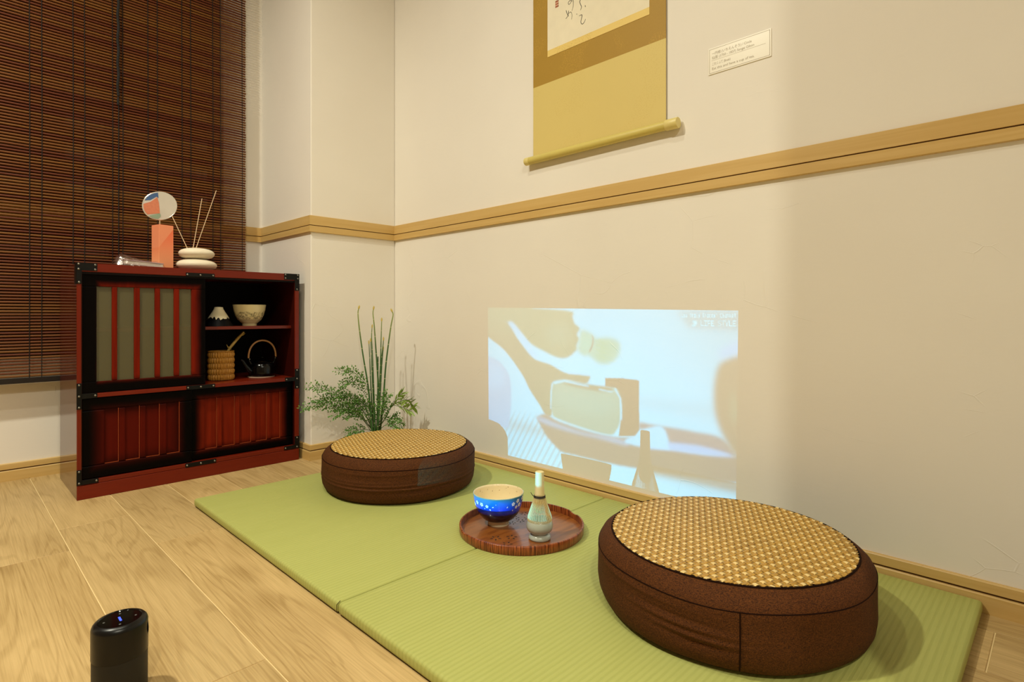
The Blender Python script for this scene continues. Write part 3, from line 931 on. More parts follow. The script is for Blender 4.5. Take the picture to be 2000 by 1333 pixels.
for sg in (-1, 1):
    tube('handle_lug', [(sg * .041, 0, .046), (sg * .048, 0, .060), (sg * .049, 0, .072)], [.004, .0032, .003], M['enamel'], kt, 8)
    lathe('lug_rivet', [(0, .002), (.002, .0014), (.0024, 0)], M['rivet'], kt, 10, loc=(sg * .048, -.003, .066), rot=(math.pi / 2, 0, 0))
tube('handle', [(.051 * math.cos(math.pi * i / 20) * (1.0), 0, .070 + .065 * math.sin(math.pi * i / 20) ** 0.85) for i in range(21)], .0034, M['handle_wood'], kt, 10)

# ------------------------------------------------------------------ things on the cabinet
TOP = 0.702
t = NT('orange_print')
s = t.sep(t.coord())
dg = t.step(t.math('SUBTRACT', t.math('ADD', s[2], t.math('MULTIPLY', s[0], -1.4)), .105), -.001, .001)
grad = t.step(s[2], 0.0, .15)
base = t.mix(grad, srgb('#F0A072'), srgb('#F0714C'))
M['orange'] = t.bsdf(t.mix(dg, base, srgb('#F2966F')), 0.45)
M['orange_lid'] = plain('orange_lid', '#EE8660', 0.5)
ob = thing('orange_box', 'tall orange carton standing on the cabinet', 'box', (0.5345, 2.195, TOP), math.radians(13.3))
box('carton', -.0235, .0235, -.0235, .0235, 0, .1485, M['orange'], ob, bev=.0006)
box('top_flap', -.0228, .0228, -.0228, .0235, .1486, .1496, M['orange_lid'], ob, bev=.0002)
box('glue_seam', .0234, .0239, .012, .0222, .001, .1475, M['orange_lid'], ob)

M['stone'] = plain('cream_ceramic_stone', '#E9DDC4', 0.6, nscale=40, bump=0.15)
M['reed'] = plain('pale_reed', '#D9BE9C', 0.7)
rd = thing('reed_diffuser', 'two stacked cream pebbles holding three scent reeds', 'reed diffuser', (0.637, 2.185, TOP))
def pebble(name, rx, h, z, sd, dx):
    rr = random.Random(sd)
    a1, a2 = rr.uniform(0, 6), rr.uniform(0, 6)
    pr = [(rx * math.cos(-math.pi / 2 + math.pi * i / 14) ** 0.72 if 0 < i < 14 else 0, h / 2 + h / 2 * math.sin(-math.pi / 2 + math.pi * i / 14)) for i in range(15)]
    return lathe(name, pr, M['stone'], rd, 48, lambda r, zz, a: (r * (1 + .03 * math.cos(2 * a + a1) + .015 * math.cos(3 * a + a2)), zz), loc=(dx, 0, z))
pebble('lower_pebble', .0625, .0415, 0, 1, 0)
up = pebble('upper_pebble', .0555, .0395, .0408, 4, -.001)
for (xa, xb, zb_, dy) in ((.6098, .5673, .8927, .03), (.6243, .657, .9618, .01), (.6324, .6973, .9933, -.012)):
    tube('reed', [(xa - .637, 0, .072), (xb - .637, dy, zb_ - TOP)], .0013, M['reed'], rd, 7)

M['foil'] = plain('silver_foil', '#E9E4DC', 0.22, 0.55, nscale=16, var=0.12, bump=0.5)
M['pic_blue'] = plain('picture_blue', '#3E5C8C', 0.4)
M['pic_rust'] = plain('picture_rust', '#CF7C5C', 0.4, nscale=120, var=0.15)
M['pic_green'] = plain('picture_green', '#8A9E86', 0.4)
M['pic_pale'] = plain('picture_pale', '#C9C2BC', 0.4)
rf = thing('round_fan', 'round foil-wrapped picture disc on a stick behind the orange carton', 'fan', (0.538, 2.235, TOP), math.radians(-6))
k_ = 2.235 / 2.17
RX, RZ, CZ = .0505, .0478, .2225
def ell(a, s=1.0):
    return (-.002 + RX * s * math.cos(a), CZ + RZ * s * math.sin(a) + .0052 * math.cos(a))
dsc = prism('disc', [ell(2 * math.pi * i / 56) for i in range(56)], -.0015, .0015, M['foil'], rf, 'y')
def clip_region(name, cond, m, yy):
    """fan-shaped zones of the left half, cut from the disc outline"""
    return prism(name, cond, yy - .0004, yy, m, dsc, 'y')
left = [ell(math.radians(a), .955) for a in range(97, 262, 5)]
clip_region('picture_ground', left + [ell(math.radians(262), .955), ell(math.radians(97), .955)], M['pic_pale'], -.0016)
clip_region('picture_sky', [ell(math.radians(a), .955) for a in range(97, 158, 6)] + [(-.030, CZ + .016), (-.012, CZ + .030), (-.006, CZ + .026)], M['pic_blue'], -.0021)
clip_region('picture_hill', [(-.010, CZ + .029), (-.019, CZ + .020), (-.030, CZ + .010)] + [ell(math.radians(a), .955) for a in range(172, 228, 7)] + [(-.002, CZ - .026), (-.005, CZ + .010)], M['pic_rust'], -.0022)
clip_region('picture_shore', [ell(math.radians(a), .955) for a in range(228, 266, 6)] + [(0.001, CZ - .035), (-.002, CZ - .026)], M['pic_green'], -.0022)
tube('foil_edge', [(ell(2 * math.pi * i / 56)[0], 0, ell(2 * math.pi * i / 56)[1]) for i in range(56)], .0017, M['foil'], rf, 6, closed=True)
tube('stick', [(-.001, .001, 0), (-.002, .001, CZ - RZ + .002)], .0016, M['reed'], rf, 8)

t = NT('clear_wrap')
tr = t.n('ShaderNodeBsdfTransparent')
gl = t.n('ShaderNodeBsdfGlossy'); gl.inputs['Roughness'].default_value = 0.15; gl.inputs['Color'].default_value = (.95, .9, .88, 1)
nb = t.bump(t.noise(t.coord(), 90, 3), 0.8, .004); t.l(nb, gl.inputs['Normal'])
mx = t.n('ShaderNodeMixShader'); mx.inputs[0].default_value = 0.30
t.l(tr.outputs[0], mx.inputs[1]); t.l(gl.outputs[0], mx.inputs[2]); t.l(mx.outputs[0], t.out.inputs[0]); M['wrap'] = t.m
M['cover'] = plain('mauve_cover', '#B99CA0', 0.35)
M['pages'] = plain('booklet_pages', '#E4DCD0', 0.7)
bk2 = thing('wrapped_booklet', 'thin booklet packet in clear crinkled wrap on the cabinet', 'booklet', (0.4615, 2.165, TOP), math.radians(-4))
box('cover', -.051, .060, -.045, .06, .0035, .0060, M['cover'], bk2, bev=.0005, rot=(0, math.radians(4), 0))
box('pages', -.049, .058, -.043, .058, .0060, .0170, M['pages'], bk2, bev=.0005, rot=(0, math.radians(4), 0))
box('cover', -.051, .060, -.045, .06, .0170, .0190, M['cover'], bk2, bev=.0005, rot=(0, math.radians(4), 0))
bm = bmesh.new()
gx, gy = 26, 12
grid = []
rr = random.Random(5)
for i in range(gx + 1):
    row = []
    for j in range(gy + 1):
        x = -.074 + .142 * i / gx
        y = -.050 + .118 * j / gy
        ed = min(1, min(i, gx - i) / 3.5) * min(1, min(j, gy - j) / 1.5)
        base_z = .0225 + .020 * max(0, min(1, (.0 - x) / .06)) * (1 if x > -.06 else .8) - .0042 * max(0, x / .06)
        z = .0012 + (base_z + rr.uniform(-.0006, .0016)) * ed ** .6
        row.append(bm.verts.new((x, y, z)))
    grid.append(row)
for i in range(gx):
    for j in range(gy):
        bm.faces.new((grid[i][j], grid[i + 1][j], grid[i + 1][j + 1], grid[i][j + 1]))
link('clear_wrap', mesh_of(bm, 'clear_wrap', 80), M['wrap'], bk2)

# ------------------------------------------------------------------ plant
M['stem_green'] = None
t = NT('horsetail_green')
s = t.sep(t.coord())
hh = t.math('FRACT', t.math('ADD', t.math('MULTIPLY', s[2], 1 / .066), t.n('ShaderNodeObjectInfo').outputs['Random']))
node = t.step(t.math('ABSOLUTE', t.math('SUBTRACT', hh, 0.5)), .035, .012)
n = t.noise(t.coord(), 30, 2)
col = t.mix(n, srgb('#1E4420'), srgb('#4C7A38'))
col = t.mix(t.step(s[2], .40, .56), col, srgb('#8E9E55'))
M['stem_green'] = t.bsdf(t.mix(t.math('MULTIPLY', node, .55), col, srgb('#D9CF9A')), 0.4)
M['tip'] = plain('stem_tip', '#C9B25A', 0.5)
M['leaf'] = plain('fern_leaflet', '#5F8C38', 0.5, var=0.35, nscale=25)
M['leaf2'] = plain('bamboo_leaf', '#86A03E', 0.45, var=0.25, nscale=25)
M['twig'] = plain('fern_stalk', '#4A5A25', 0.6)
M['pot'] = plain('dark_pot', '#2A2320', 0.5)
M['moss'] = plain('dark_soil', '#1C1A10', 0.9, nscale=200, var=.5, bump=.6)
STEMS = [[(-0.002, 0.0, 0.109), (-0.009, 0.0, 0.203), (-0.018, 0.0, 0.288), (-0.035, 0.0, 0.392), (-0.049, 0.0, 0.495), (-0.054, 0.0, 0.552), (-0.051, 0.0, 0.573)], [(0.012, 0.0, 0.109), (0.017, 0.0, 0.26), (0.012, 0.0, 0.354), (0.008, 0.0, 0.41), (0.001, 0.0, 0.505), (-0.004, 0.0, 0.552), (-0.002, 0.0, 0.571)], [(0.003, 0.0, 0.109), (-0.004, 0.0, 0.264), (-0.009, 0.0, 0.392), (-0.013, 0.0, 0.462), (-0.011, 0.0, 0.5)], [(0.017, 0.0, 0.109), (0.024, 0.0, 0.26), (0.028, 0.0, 0.354), (0.031, 0.0, 0.462), (0.033, 0.0, 0.526)], [(0.024, 0.0, 0.109), (0.035, 0.0, 0.217), (0.043, 0.0, 0.335), (0.051, 0.0, 0.41), (0.064, 0.0, 0.505), (0.072, 0.0, 0.547), (0.068, 0.0, 0.562)], [(0.02, 0.0, 0.109), (0.029, 0.0, 0.26), (0.035, 0.0, 0.373), (0.041, 0.0, 0.429), (0.043, 0.0, 0.453)], [(0.001, 0.0, 0.109), (-0.009, 0.0, 0.26), (-0.013, 0.0, 0.354), (-0.017, 0.0, 0.439)], [(0.008, 0.0, 0.109), (0.001, 0.0, 0.26), (-0.004, 0.0, 0.373), (-0.007, 0.0, 0.448)], [(0.015, 0.0, 0.109), (0.013, 0.0, 0.26), (0.013, 0.0, 0.387)], [(0.017, 0.0, 0.109), (0.026, 0.0, 0.26), (0.031, 0.0, 0.354), (0.036, 0.0, 0.415)]]
FR = [[(0.003, 0.0, 0.109), (-0.018, -0.013, 0.262), (-0.037, -0.027, 0.305), (-0.064, -0.048, 0.338), (-0.09, -0.068, 0.342), (-0.114, -0.087, 0.347)], [(-0.002, -0.001, 0.109), (-0.018, -0.013, 0.219), (-0.041, -0.03, 0.273), (-0.064, -0.048, 0.299), (-0.09, -0.068, 0.294), (-0.101, -0.077, 0.289)], [(-0.005, -0.004, 0.11), (-0.033, -0.024, 0.221), (-0.079, -0.06, 0.254), (-0.122, -0.094, 0.268), (-0.151, -0.118, 0.284), (-0.175, -0.138, 0.292), (-0.198, -0.158, 0.293)], [(-0.005, -0.004, 0.11), (-0.041, -0.03, 0.199), (-0.09, -0.068, 0.224), (-0.137, -0.106, 0.233), (-0.161, -0.126, 0.243), (-0.188, -0.15, 0.243)], [(-0.005, -0.004, 0.11), (-0.048, -0.036, 0.181), (-0.094, -0.071, 0.21), (-0.137, -0.106, 0.22), (-0.171, -0.135, 0.225), (-0.198, -0.159, 0.225), (-0.218, -0.176, 0.214)], [(-0.009, -0.007, 0.105), (-0.033, -0.024, 0.151), (-0.064, -0.048, 0.188), (-0.086, -0.065, 0.195), (-0.112, -0.086, 0.185), (-0.13, -0.1, 0.172)], [(-0.005, -0.004, 0.105), (-0.025, -0.019, 0.113), (-0.048, -0.036, 0.116), (-0.071, -0.053, 0.113), (-0.09, -0.068, 0.104)], [(-0.002, -0.001, 0.107), (-0.025, -0.019, 0.168), (-0.056, -0.042, 0.21), (-0.094, -0.071, 0.241), (-0.126, -0.097, 0.255), (-0.144, -0.112, 0.252)], [(-0.005, -0.004, 0.108), (-0.029, -0.022, 0.146), (-0.052, -0.039, 0.172), (-0.075, -0.056, 0.175), (-0.094, -0.071, 0.176)], [(0.017, 0.002, 0.107), (0.044, 0.004, 0.146), (0.063, 0.006, 0.146), (0.086, 0.009, 0.156), (0.1, 0.01, 0.154)], [(0.023, -0.004, 0.108), (0.052, -0.01, 0.13), (0.081, -0.016, 0.131), (0.106, -0.02, 0.127), (0.126, -0.024, 0.119)], [(0.019, -0.009, 0.111), (0.04, -0.018, 0.197), (0.056, -0.025, 0.235), (0.067, -0.03, 0.25)], [(0.012, 0.001, 0.109), (0.017, 0.002, 0.17), (0.026, 0.003, 0.213), (0.017, 0.002, 0.241)], [(0.008, -0.002, 0.109), (-0.009, -0.007, 0.171), (-0.021, -0.015, 0.205), (-0.041, -0.03, 0.232), (-0.056, -0.042, 0.237)], [(0.013, -0.006, 0.11), (0.04, -0.018, 0.168), (0.056, -0.025, 0.198), (0.071, -0.032, 0.213)], [(-0.003, -0.002, 0.11), (-0.025, -0.019, 0.193), (-0.058, -0.043, 0.231), (-0.098, -0.074, 0.251), (-0.128, -0.099, 0.247)], [(-0.003, -0.002, 0.11), (-0.042, -0.031, 0.166), (-0.082, -0.062, 0.195), (-0.121, -0.093, 0.205), (-0.158, -0.124, 0.229)], [(0.0, -0.0, 0.109), (-0.021, -0.015, 0.153), (-0.05, -0.037, 0.196), (-0.066, -0.05, 0.208)], [(0.01, 0.001, 0.109), (0.0, 0.0, 0.15), (-0.008, -0.006, 0.191), (-0.017, -0.012, 0.217)]]
BR = [[(0.012, 0.001, 0.109), (0.044, 0.004, 0.164), (0.072, 0.007, 0.202), (0.1, 0.01, 0.215), (0.128, 0.013, 0.22), (0.155, 0.016, 0.191)], [(0.018, -0.003, 0.11), (0.063, -0.012, 0.182), (0.092, -0.018, 0.23), (0.111, -0.021, 0.249)], [(0.082, -0.037, 0.209), (0.122, -0.055, 0.203), (0.153, -0.07, 0.192)]]
pt = thing('potted_plant', 'potted horsetail stems with ferny green foliage in the corner', 'plant', (1.17, 1.90, 0))
lathe('pot', [(0, 0), (.036, 0), (.040, .004), (.049, .040), (.054, .082), (.0555, .088), (.0525, .088), (.050, .080), (.044, .070), (0, .070)], M['pot'], pt, 40)
lathe('soil', [(0, .079), (.030, .078), (.0495, .074)], M['moss'], pt, 32)
AX, BX = Vector((0.702, -0.712, 0)), Vector((0.712, 0.702, 0))   # spread direction, depth direction
def P3(a, z, d=0.0):
    return AX * a + BX * d + Vector((0, 0, z))
for i, st in enumerate(STEMS):
    d = (-.012, .006, .016, -.004, .010, -.014, .0, -.010, .014, .004)[i]
    pts = [P3(.008 + st[0][0] * .6, .072, d * .8)] + [P3(a, z, d * (1 + z)) for a, _, z in st]
    cp = catmull(pts, 5)
    r0 = (.0042, .0040, .0034, .0036, .0042, .0034, .0032, .0032, .0052, .0034)[i]
    rr_ = [r0 * (1.0 - .58 * k / (len(cp) - 1)) for k in range(len(cp))]
    o = tube('stem', cp, rr_, M['stem_green'], pt, 7)
    if i != 8:
        e0, e1 = cp[-2], cp[-1]
        dirv = (e1 - e0).normalized()
        tube('stem_tip', [e1 - dirv * .002, e1 + dirv * .006, e1 + dirv * .012], [r0 * .75, r0 * .9, r0 * .25], M['tip'], o, 7)
rl = random.Random(21)
def leaflet(bm, c, ax, up, L, W):
    ax = ax.normalized()
    sd = ax.cross(up).normalized()
    a = bm.verts.new(c)
    pts = [(.35, .42), (.7, .5), (1.0, .12), (1.0, -.12), (.7, -.5), (.35, -.42)]
    vs = [bm.verts.new(c + ax * L * x + sd * W * y + up * (L * .10 * x * (1 - x))) for x, y in pts]
    bm.faces.new([a] + vs)
for i, f in enumerate(FR):
    d1 = rl.uniform(-.03, .01)
    m_ = len(f)
    cp = catmull([P3(a, z, dd + d1 * k / m_) for k, (a, dd, z) in enumerate(f)], 7)
    bm = bmesh.new()
    tube_bm(cp, [.0012 - .0008 * k / (len(cp) - 1) for k in range(len(cp))], 4, bm)
    stalk = link('frond', mesh_of(bm, 'frond'), M['twig'], pt)
    bm = bmesh.new()
    n = len(cp)
    for k in range(n // 4, n):
        tdir = (cp[min(k + 1, n - 1)] - cp[k - 1]).normalized()
        for sg in (-1, 1):
            # side shoot with small rounded leaflets
            side = (tdir.cross(BX + Vector((rl.uniform(-.6, .6), rl.uniform(-.6, .6), rl.uniform(-.6, .6)))).normalized()) * sg
            nl = (rl.choice((4, 5, 5, 6)) if k < n * .7 else rl.choice((1, 2, 2))) if k < n - 4 else 1
            reach = .010 + .016 * rl.random() * (1 - .6 * k / n)
            for q in range(nl):
                c = cp[k] + side * reach * (q + .4) / nl + tdir * (.006 * q) + Vector((rl.uniform(-1, 1), rl.uniform(-1, 1), rl.uniform(-1, 1))) * .0035
                upv = Vector((rl.uniform(-.8, .8), rl.uniform(-.8, .8) - .3, .8)).normalized()
                leaflet(bm, c, side + tdir * rl.uniform(.2, 1.0), upv, rl.uniform(.0052, .0085), rl.uniform(.0045, .0068))
    o = link('leaflets', mesh_of(bm, 'leaflets'), M['leaf'], stalk)
    o['kind'] = 'stuff'
bm = bmesh.new()
for k in range(7):
    pass
pts = [(0, 0), (.22, .5), (.5, .62), (.8, .34), (1, 0), (.8, -.34), (.5, -.62), (.22, -.5)]
vs = [bm.verts.new((x * .030, y * .0062, .002 * math.sin(math.pi * x) - abs(y) * .001)) for x, y in pts]
bm.faces.new(vs)
leaf_me = mesh_of(bm, 'leaf')
for i, f in enumerate(BR):
    cp = catmull([P3(a, z, dd) for k, (a, dd, z) in enumerate(f)], 5)
    br = tube('branch', cp, [.0014 - .0008 * k / (len(cp) - 1) for k in range(len(cp))], M['twig'], pt, 5)
    for k in range(len(cp) // 2 - 2, len(cp)):
        tdir = (cp[min(k + 1, len(cp) - 1)] - cp[k - 1]).normalized()
        for sg in (-1, 1):
            if rl.random() < .12:
                continue
            dirv = (tdir * rl.uniform(.5, 1.1) + Vector((0, 0, sg * rl.uniform(.3, 1.0))) + BX * rl.uniform(-.5, .5)).normalized()
            o = link('leaf', leaf_me, M['leaf2'], br, cp[k])
            o.rotation_mode = 'QUATERNION'
            o.rotation_quaternion = dirv.to_track_quat('X', 'Z') @ Matrix.Rotation(rl.uniform(-1.2, 1.2), 3, 'X').to_quaternion()
            sc_ = rl.uniform(.8, 1.25)
            o.scale = (sc_, sc_, sc_)

# ------------------------------------------------------------------ tea tray and tea things
t = NT('tray_wood')
co = t.coord()
g1 = t.noise(t.mapping(co, (10, 90, 20), (0, 0, math.radians(42))), 1.0, 4, 0.6)
g2 = t.math('SINE', t.math('MULTIPLY', t.noise(t.mapping(co, (5, 30, 5), (0, 0, math.radians(42))), 1.0, 2), 30))
k = t.math('ADD', t.math('MULTIPLY', g1, .8), t.math('MULTIPLY', t.step(g2, .2, 1), .2), clamp=True)
M['tray'] = t.bsdf(t.mix(k, srgb('#A8652C'), srgb('#5E2A10')), 0.28, 0, .4, coat=.25)
t = NT('tray_rim_wood')
geo = t.n('ShaderNodeTexCoord').outputs['Object']
s = t.sep(geo)
ang = t.math('ARCTAN2', s[1], s[0])
cmb = t.n('ShaderNodeCombineXYZ'); t.l(t.math('MULTIPLY', ang, 42), cmb.inputs[0]); t.l(t.math('MULTIPLY', s[2], 9), cmb.inputs[1])
g1 = t.noise(cmb.outputs[0], 1.6, 4, .6, .3)
M['rim'] = t.bsdf(t.mix(t.step(g1, .42, .62), srgb('#A25528'), srgb('#4A1A0A')), 0.35, 0, .4, coat=.2)
TRX, TRY, TRZ = 0.997, 0.951, 0.024
ty = thing('round_tray', 'round dark wooden tray with pierced blossom cutouts', 'tray', (TRX, TRY, TRZ))
lathe('tray_base', [(0, 0), (.146, 0), (.1475, .001), (.1475, .0048), (0, .0048)], M['tray'], ty, 96)
def rimfn(r, z, a):
    if z > .018:
        for a0 in (math.radians(160), math.radians(-20)):
            kk = (a - a0 + math.pi) % (2 * math.pi) - math.pi
            z -= .0035 * math.exp(-(kk / .10) ** 4)
    return r, z
lathe('tray_rim', [(.1468, .0045), (.1462, .0195), (.1470, .0210), (.1495, .0212), (.1510, .0198), (.1508, .004), (.1485, .0), (.1468, .0)], M['rim'], ty, 160, rimfn)
M['hole'] = plain('pierced_hole', '#100604', 0.9)
pet = []
for q in range(10):
    a = 2 * math.pi * q / 10
    pet.append((.0030 + .0026 * math.cos(a), .0013 * math.sin(a)))
def cutout(cx_, cy_, rz, sc_):
    bm = bmesh.new()
    for p5 in range(5):
        a = rz + 2 * math.pi * p5 / 5
        prism_bm([((.0035 * math.cos(a) + (x * math.cos(a) - y * math.sin(a))) * sc_, (.0035 * math.sin(a) + (x * math.sin(a) + y * math.cos(a))) * sc_) for x, y in pet], .00465, .00492, 'z', bm)
    link('blossom_cutout', mesh_of(bm, 'blossom_cutout'), M['hole'], ty, (cx_, cy_, 0))
# groups placed towards the front and the back of the tray
for (px, py, rz, s_) in ((-.087, .000, .2, 1.5), (-.057, -.022, .7, 1.5), (-.092, -.043, .4, 1.4), (.078, .064, .3, 1.2), (.040, .060, .5, 1.2), (.034, .036, .1, 1.2), (.008, .040, .6, 1.1), (.060, .036, .8, 1.1)):
    cutout(px, py, rz, s_)

t = NT('blue_bowl_glaze')
s = t.sep(t.coord())
n = t.noise(t.coord(), 60, 3)
zz = t.math('ADD', s[2], t.math('MULTIPLY', t.math('SUBTRACT', n, .5), .002))
col = t.ramp(t.math('MULTIPLY', zz, 1 / .08), [(0.0, srgb('#E6D5B0')), (.135, srgb('#E6D5B0')), (.15, srgb('#0A0A30')), (.44, srgb('#07082E')), (.50, srgb('#0A28B4')), (.66, srgb('#0F4ADC')), (.84, srgb('#1A72D4')), (.955, srgb('#2A7C98')), (.985, srgb('#8A9A84')), (1.0, srgb('#E9D6A6'))])
M['blue_glaze'] = t.bsdf(col, 0.12, 0, .5, coat=.3)
t = NT('cream_glaze')
n = t.noise(t.coord(), 160, 2)
sz = t.step(t.sep(t.coord())[2], .055, .068)
M['cream_glaze'] = t.bsdf(t.mix(t.math('MULTIPLY', t.step(n, .66, .72), sz), srgb('#F0DDB0'), srgb('#9A6A35')), 0.3)
M['white_paint'] = plain('white_enamel', '#F4F2F2', 0.35)
bw = thing('tea_bowl', 'blue tea bowl with white blossoms on the tray', 'bowl', (0.980, 1.0144, TRZ + .0048))
BR_, BH = .0632, .0790
outer = [(0, .003), (.021, .003), (.0225, 0), (.0262, 0), (.0268, .0075), (.0285, .0105), (.0400, .0175), (.0500, .0290), (.0562, .0430), (.0602, .0600), (.0626, .0740), (.0632, .0785)]
outer_s = smooth_prof(outer[5:], 4)
lathe('bowl_body', outer[:5] + outer_s + [(.0620, .0794)], M['blue_glaze'], bw, 72)
lathe('bowl_inside', [(.0620, .0794), (.0606, .0785), (.0598, .0740), (.0574, .060), (.0534, .043), (.0470, .0300), (.036, .0205), (.020, .0165), (0, .0160)], M['cream_glaze'], bw, 72)
def rad_at(z):
    for (r0, z0), (r1, z1) in zip(outer[5:-1], outer[6:]):
        if z0 <= z <= z1:
            return r0 + (r1 - r0) * (z - z0) / (z1 - z0)
    return BR_
def on_bowl(u, z, off=.0006):
    r = rad_at(z) + off
    return Vector((r * math.cos(u), r * math.sin(u), z))
def blossom(u, z, s_, rot):
    bm = bmesh.new()
    for p5 in range(5):
        a = rot + 2 * math.pi * p5 / 5
        ring = []
        for q in range(8):
            b = 2 * math.pi * q / 8
            x = (.55 + .40 * math.cos(b)) * s_
            y = .36 * math.sin(b) * s_
            dx, dz = x * math.cos(a) - y * math.sin(a), x * math.sin(a) + y * math.cos(a)
            ring.append(bm.verts.new(on_bowl(u + dx / rad_at(z), min(.0785, z + dz), .0009)))
        bm.faces.new(ring)
    link('blossom', mesh_of(bm, 'blossom'), M['white_paint'], bw)
def petal(u, z, s_, rot):
    bm = bmesh.new()
    ring = []
    for q in range(8):
        b = 2 * math.pi * q / 8
        x, y = math.cos(b) * s_, .55 * math.sin(b) * s_
        ring.append(bm.verts.new(on_bowl(u + (x * math.cos(rot) - y * math.sin(rot)) / rad_at(z), z + x * math.sin(rot) + y * math.cos(rot), .0009)))
    bm.faces.new(ring)
    link('petal', mesh_of(bm, 'petal'), M['white_paint'], bw)
cam_ang = math.atan2(-1.0144, -0.980)
for (du, z, s_, r_) in ((-.98, .064, .0055, .2), (-.72, .0625, .0055, .9), (-.47, .060, .0045, .4), (-1.22, .057, .005, .1), (.62, .064, .0055, .3), (.85, .069, .006, .8), (.98, .058, .006, .2), (1.18, .071, .006, .5), (1.30, .062, .005, .5), (.80, .0545, .0045, .1)):
    blossom(cam_ang + du, z, s_, r_)
for (du, z, s_, r_) in ((-.22, .0595, .0022, .3), (-.34, .0525, .0024, 2.3), (-.58, .054, .0016, 1.2), (.36, .0585, .0022, 1.0), (.62, .048, .0018, .8), (-.1, .066, .0012, .3)):
    petal(cam_ang + du, z, s_, r_)

M['celadon'] = plain('celadon_glaze', '#B7BDB0', 0.18, coat=.3, var=.03)
HX, HY, HZ = 0.9804, 0.8771, TRZ + .0048
hd = thing('whisk_holder', 'grey-green ceramic whisk holder on the tray', 'whisk holder', (HX, HY, HZ))
lathe('holder_body', smooth_prof([(.0195, .0125), (.0210, .0150), (.0275, .0205), (.0308, .0285), (.0300, .0370), (.0270, .0440), (.0235, .0468)], 4) + [(.0222, .0462), (.0240, .0400), (.024, .030), (.015, .020), (0, .0185)], M['celadon'], hd, 56)
lathe('holder_foot', [(0, .001), (.020, .001), (.0235, 0), (.0255, .0018), (.0258, .0050), (.0242, .0095), (.0210, .0118), (.0196, .0127)], M['celadon'], hd, 56)
M['whisk'] = wood('whisk_bamboo', '#F4E2AC', '#E2C680', (60, 60, 8), rough=0.5, rings=4, fib=30, tone=.02)
M['whisk_gold'] = wood('whisk_core', '#DDB04E', '#B8862A', (60, 60, 8), rough=0.5, rings=4, fib=30, tone=.02)
M['thread'] = plain('black_thread', '#1A1510', 0.8)
wk = thing('bamboo_whisk', 'bamboo tea whisk standing on the grey-green holder', 'whisk', (HX, HY, HZ))
lathe('whisk_handle', [(0, .1560), (.0085, .1560), (.0098, .1552), (.0102, .1400), (.0105, .1200), (.0112, .1130), (.0116, .1040), (.011, .1035), (0, .1035)], M['whisk'], wk, 36)
bm = bmesh.new()
NT_ = 60
for i in range(NT_):
    a = 2 * math.pi * i / NT_
    pr = [(.0113, .1050), (.0128, .0970), (.0172, .0830), (.0222, .0680), (.0268, .0540), (.0282, .0470), (.0275, .0425), (.0262, .0400)]
    pts = [(r * math.cos(a), r * math.sin(a), z) for r, z in pr]
    tube_bm(pts, [.0005, .0004, .00045, .00055, .0007, .0007, .0006, .0005], 4, bm)
o = link('outer_tines', mesh_of(bm, 'outer_tines', 60), M['whisk'], wk); o['kind'] = 'stuff'
bm = bmesh.new()
for i in range(44):
    a = 2 * math.pi * (i + .5) / 44
    pts = [(r * math.cos(a), r * math.sin(a), z) for r, z in [(.0100, .1050), (.0112, .0940), (.0128, .0820), (.0126, .0720), (.0095, .0640), (.0040, .0600)]]
    tube_bm(pts, .0007, 4, bm)
o = link('inner_tines', mesh_of(bm, 'inner_tines', 60), M['whisk_gold'], wk); o['kind'] = 'stuff'
bm = bmesh.new()
for zz_ in (.0965, .0985, .1005):
    rr_ = .0132 if zz_ < .098 else .0127
    tube_bm([(rr_ * math.cos(2 * math.pi * i / 28), rr_ * math.sin(2 * math.pi * i / 28), zz_) for i in range(28)], .0009, 5, bm, True)
link('binding_thread', mesh_of(bm, 'binding_thread', 60), M['thread'], wk)
av = Vector((-0.702, 0.712, 0)); bv = Vector((-.712, -.702, 0))
tube('thread_end', [av * .010 + bv * .009 + Vector((0, 0, .0985)), av * .0165 + bv * .006 + Vector((0, 0, .1020)), av * .021 + bv * .004 + Vector((0, 0, .1085))], [.0009, .0008, .0006], M['thread'], wk, 5)

# ------------------------------------------------------------------ mini projector
PX, PY = 0.1836, 0.9746
LZ = 0.0915
WX = 1.36
aim = math.atan2(1.0 - PY, WX - PX)
M['pbody'] = plain('black_metal_body', '#0B0A0A', 0.32, 0.3, .5)
M['ptop'] = plain('gloss_black_top', '#050506', 0.08)
M['pgrille'] = plain('black_grille', '#060606', 0.6)
M['icon'] = plain('grey_icon', '#5C5A56', 0.5)
t = NT('blue_led')
e = t.n('ShaderNodeEmission'); e.inputs[0].default_value = (.06, .10, 1, 1); e.inputs[1].default_value = 2.5
t.l(e.outputs[0], t.out.inputs[0]); M['led'] = t.m
pj = thing('mini_projector', 'black can-shaped mini projector with a blue light on top', 'projector', (PX, PY, 0), aim)
R_ = 0.0345
PT = 0.1115
lathe('grille', [(0, 0), (R_ - .002, 0), (R_ - .0006, .002), (R_ - .0006, .062)], M['pgrille'], pj, 64)
hb = lathe_bm([(R_ - .0006, .062), (R_, .0625), (R_, LZ - .0118), (R_, LZ + .0118), (R_ - .0004, PT - .0066), (R_ - .0014, PT - .0040), (R_ - .0040, PT - .0012), (R_ - .0075, PT)], 72)
cut = [f for f in hb.faces if abs(math.atan2(f.calc_center_median().y, f.calc_center_median().x)) < .35 and LZ - .0115 < f.calc_center_median().z < LZ + .0115]
bmesh.ops.delete(hb, geom=cut, context='FACES')
link('housing', mesh_of(hb, 'housing', 50), M['pbody'], pj)
tp = lathe('control_top', [(R_ - .0075, PT), (R_ - .0083, PT - .0012), (0, PT - .0012)], M['ptop'], pj, 64)
ca = math.atan2(-PY, -PX) - aim
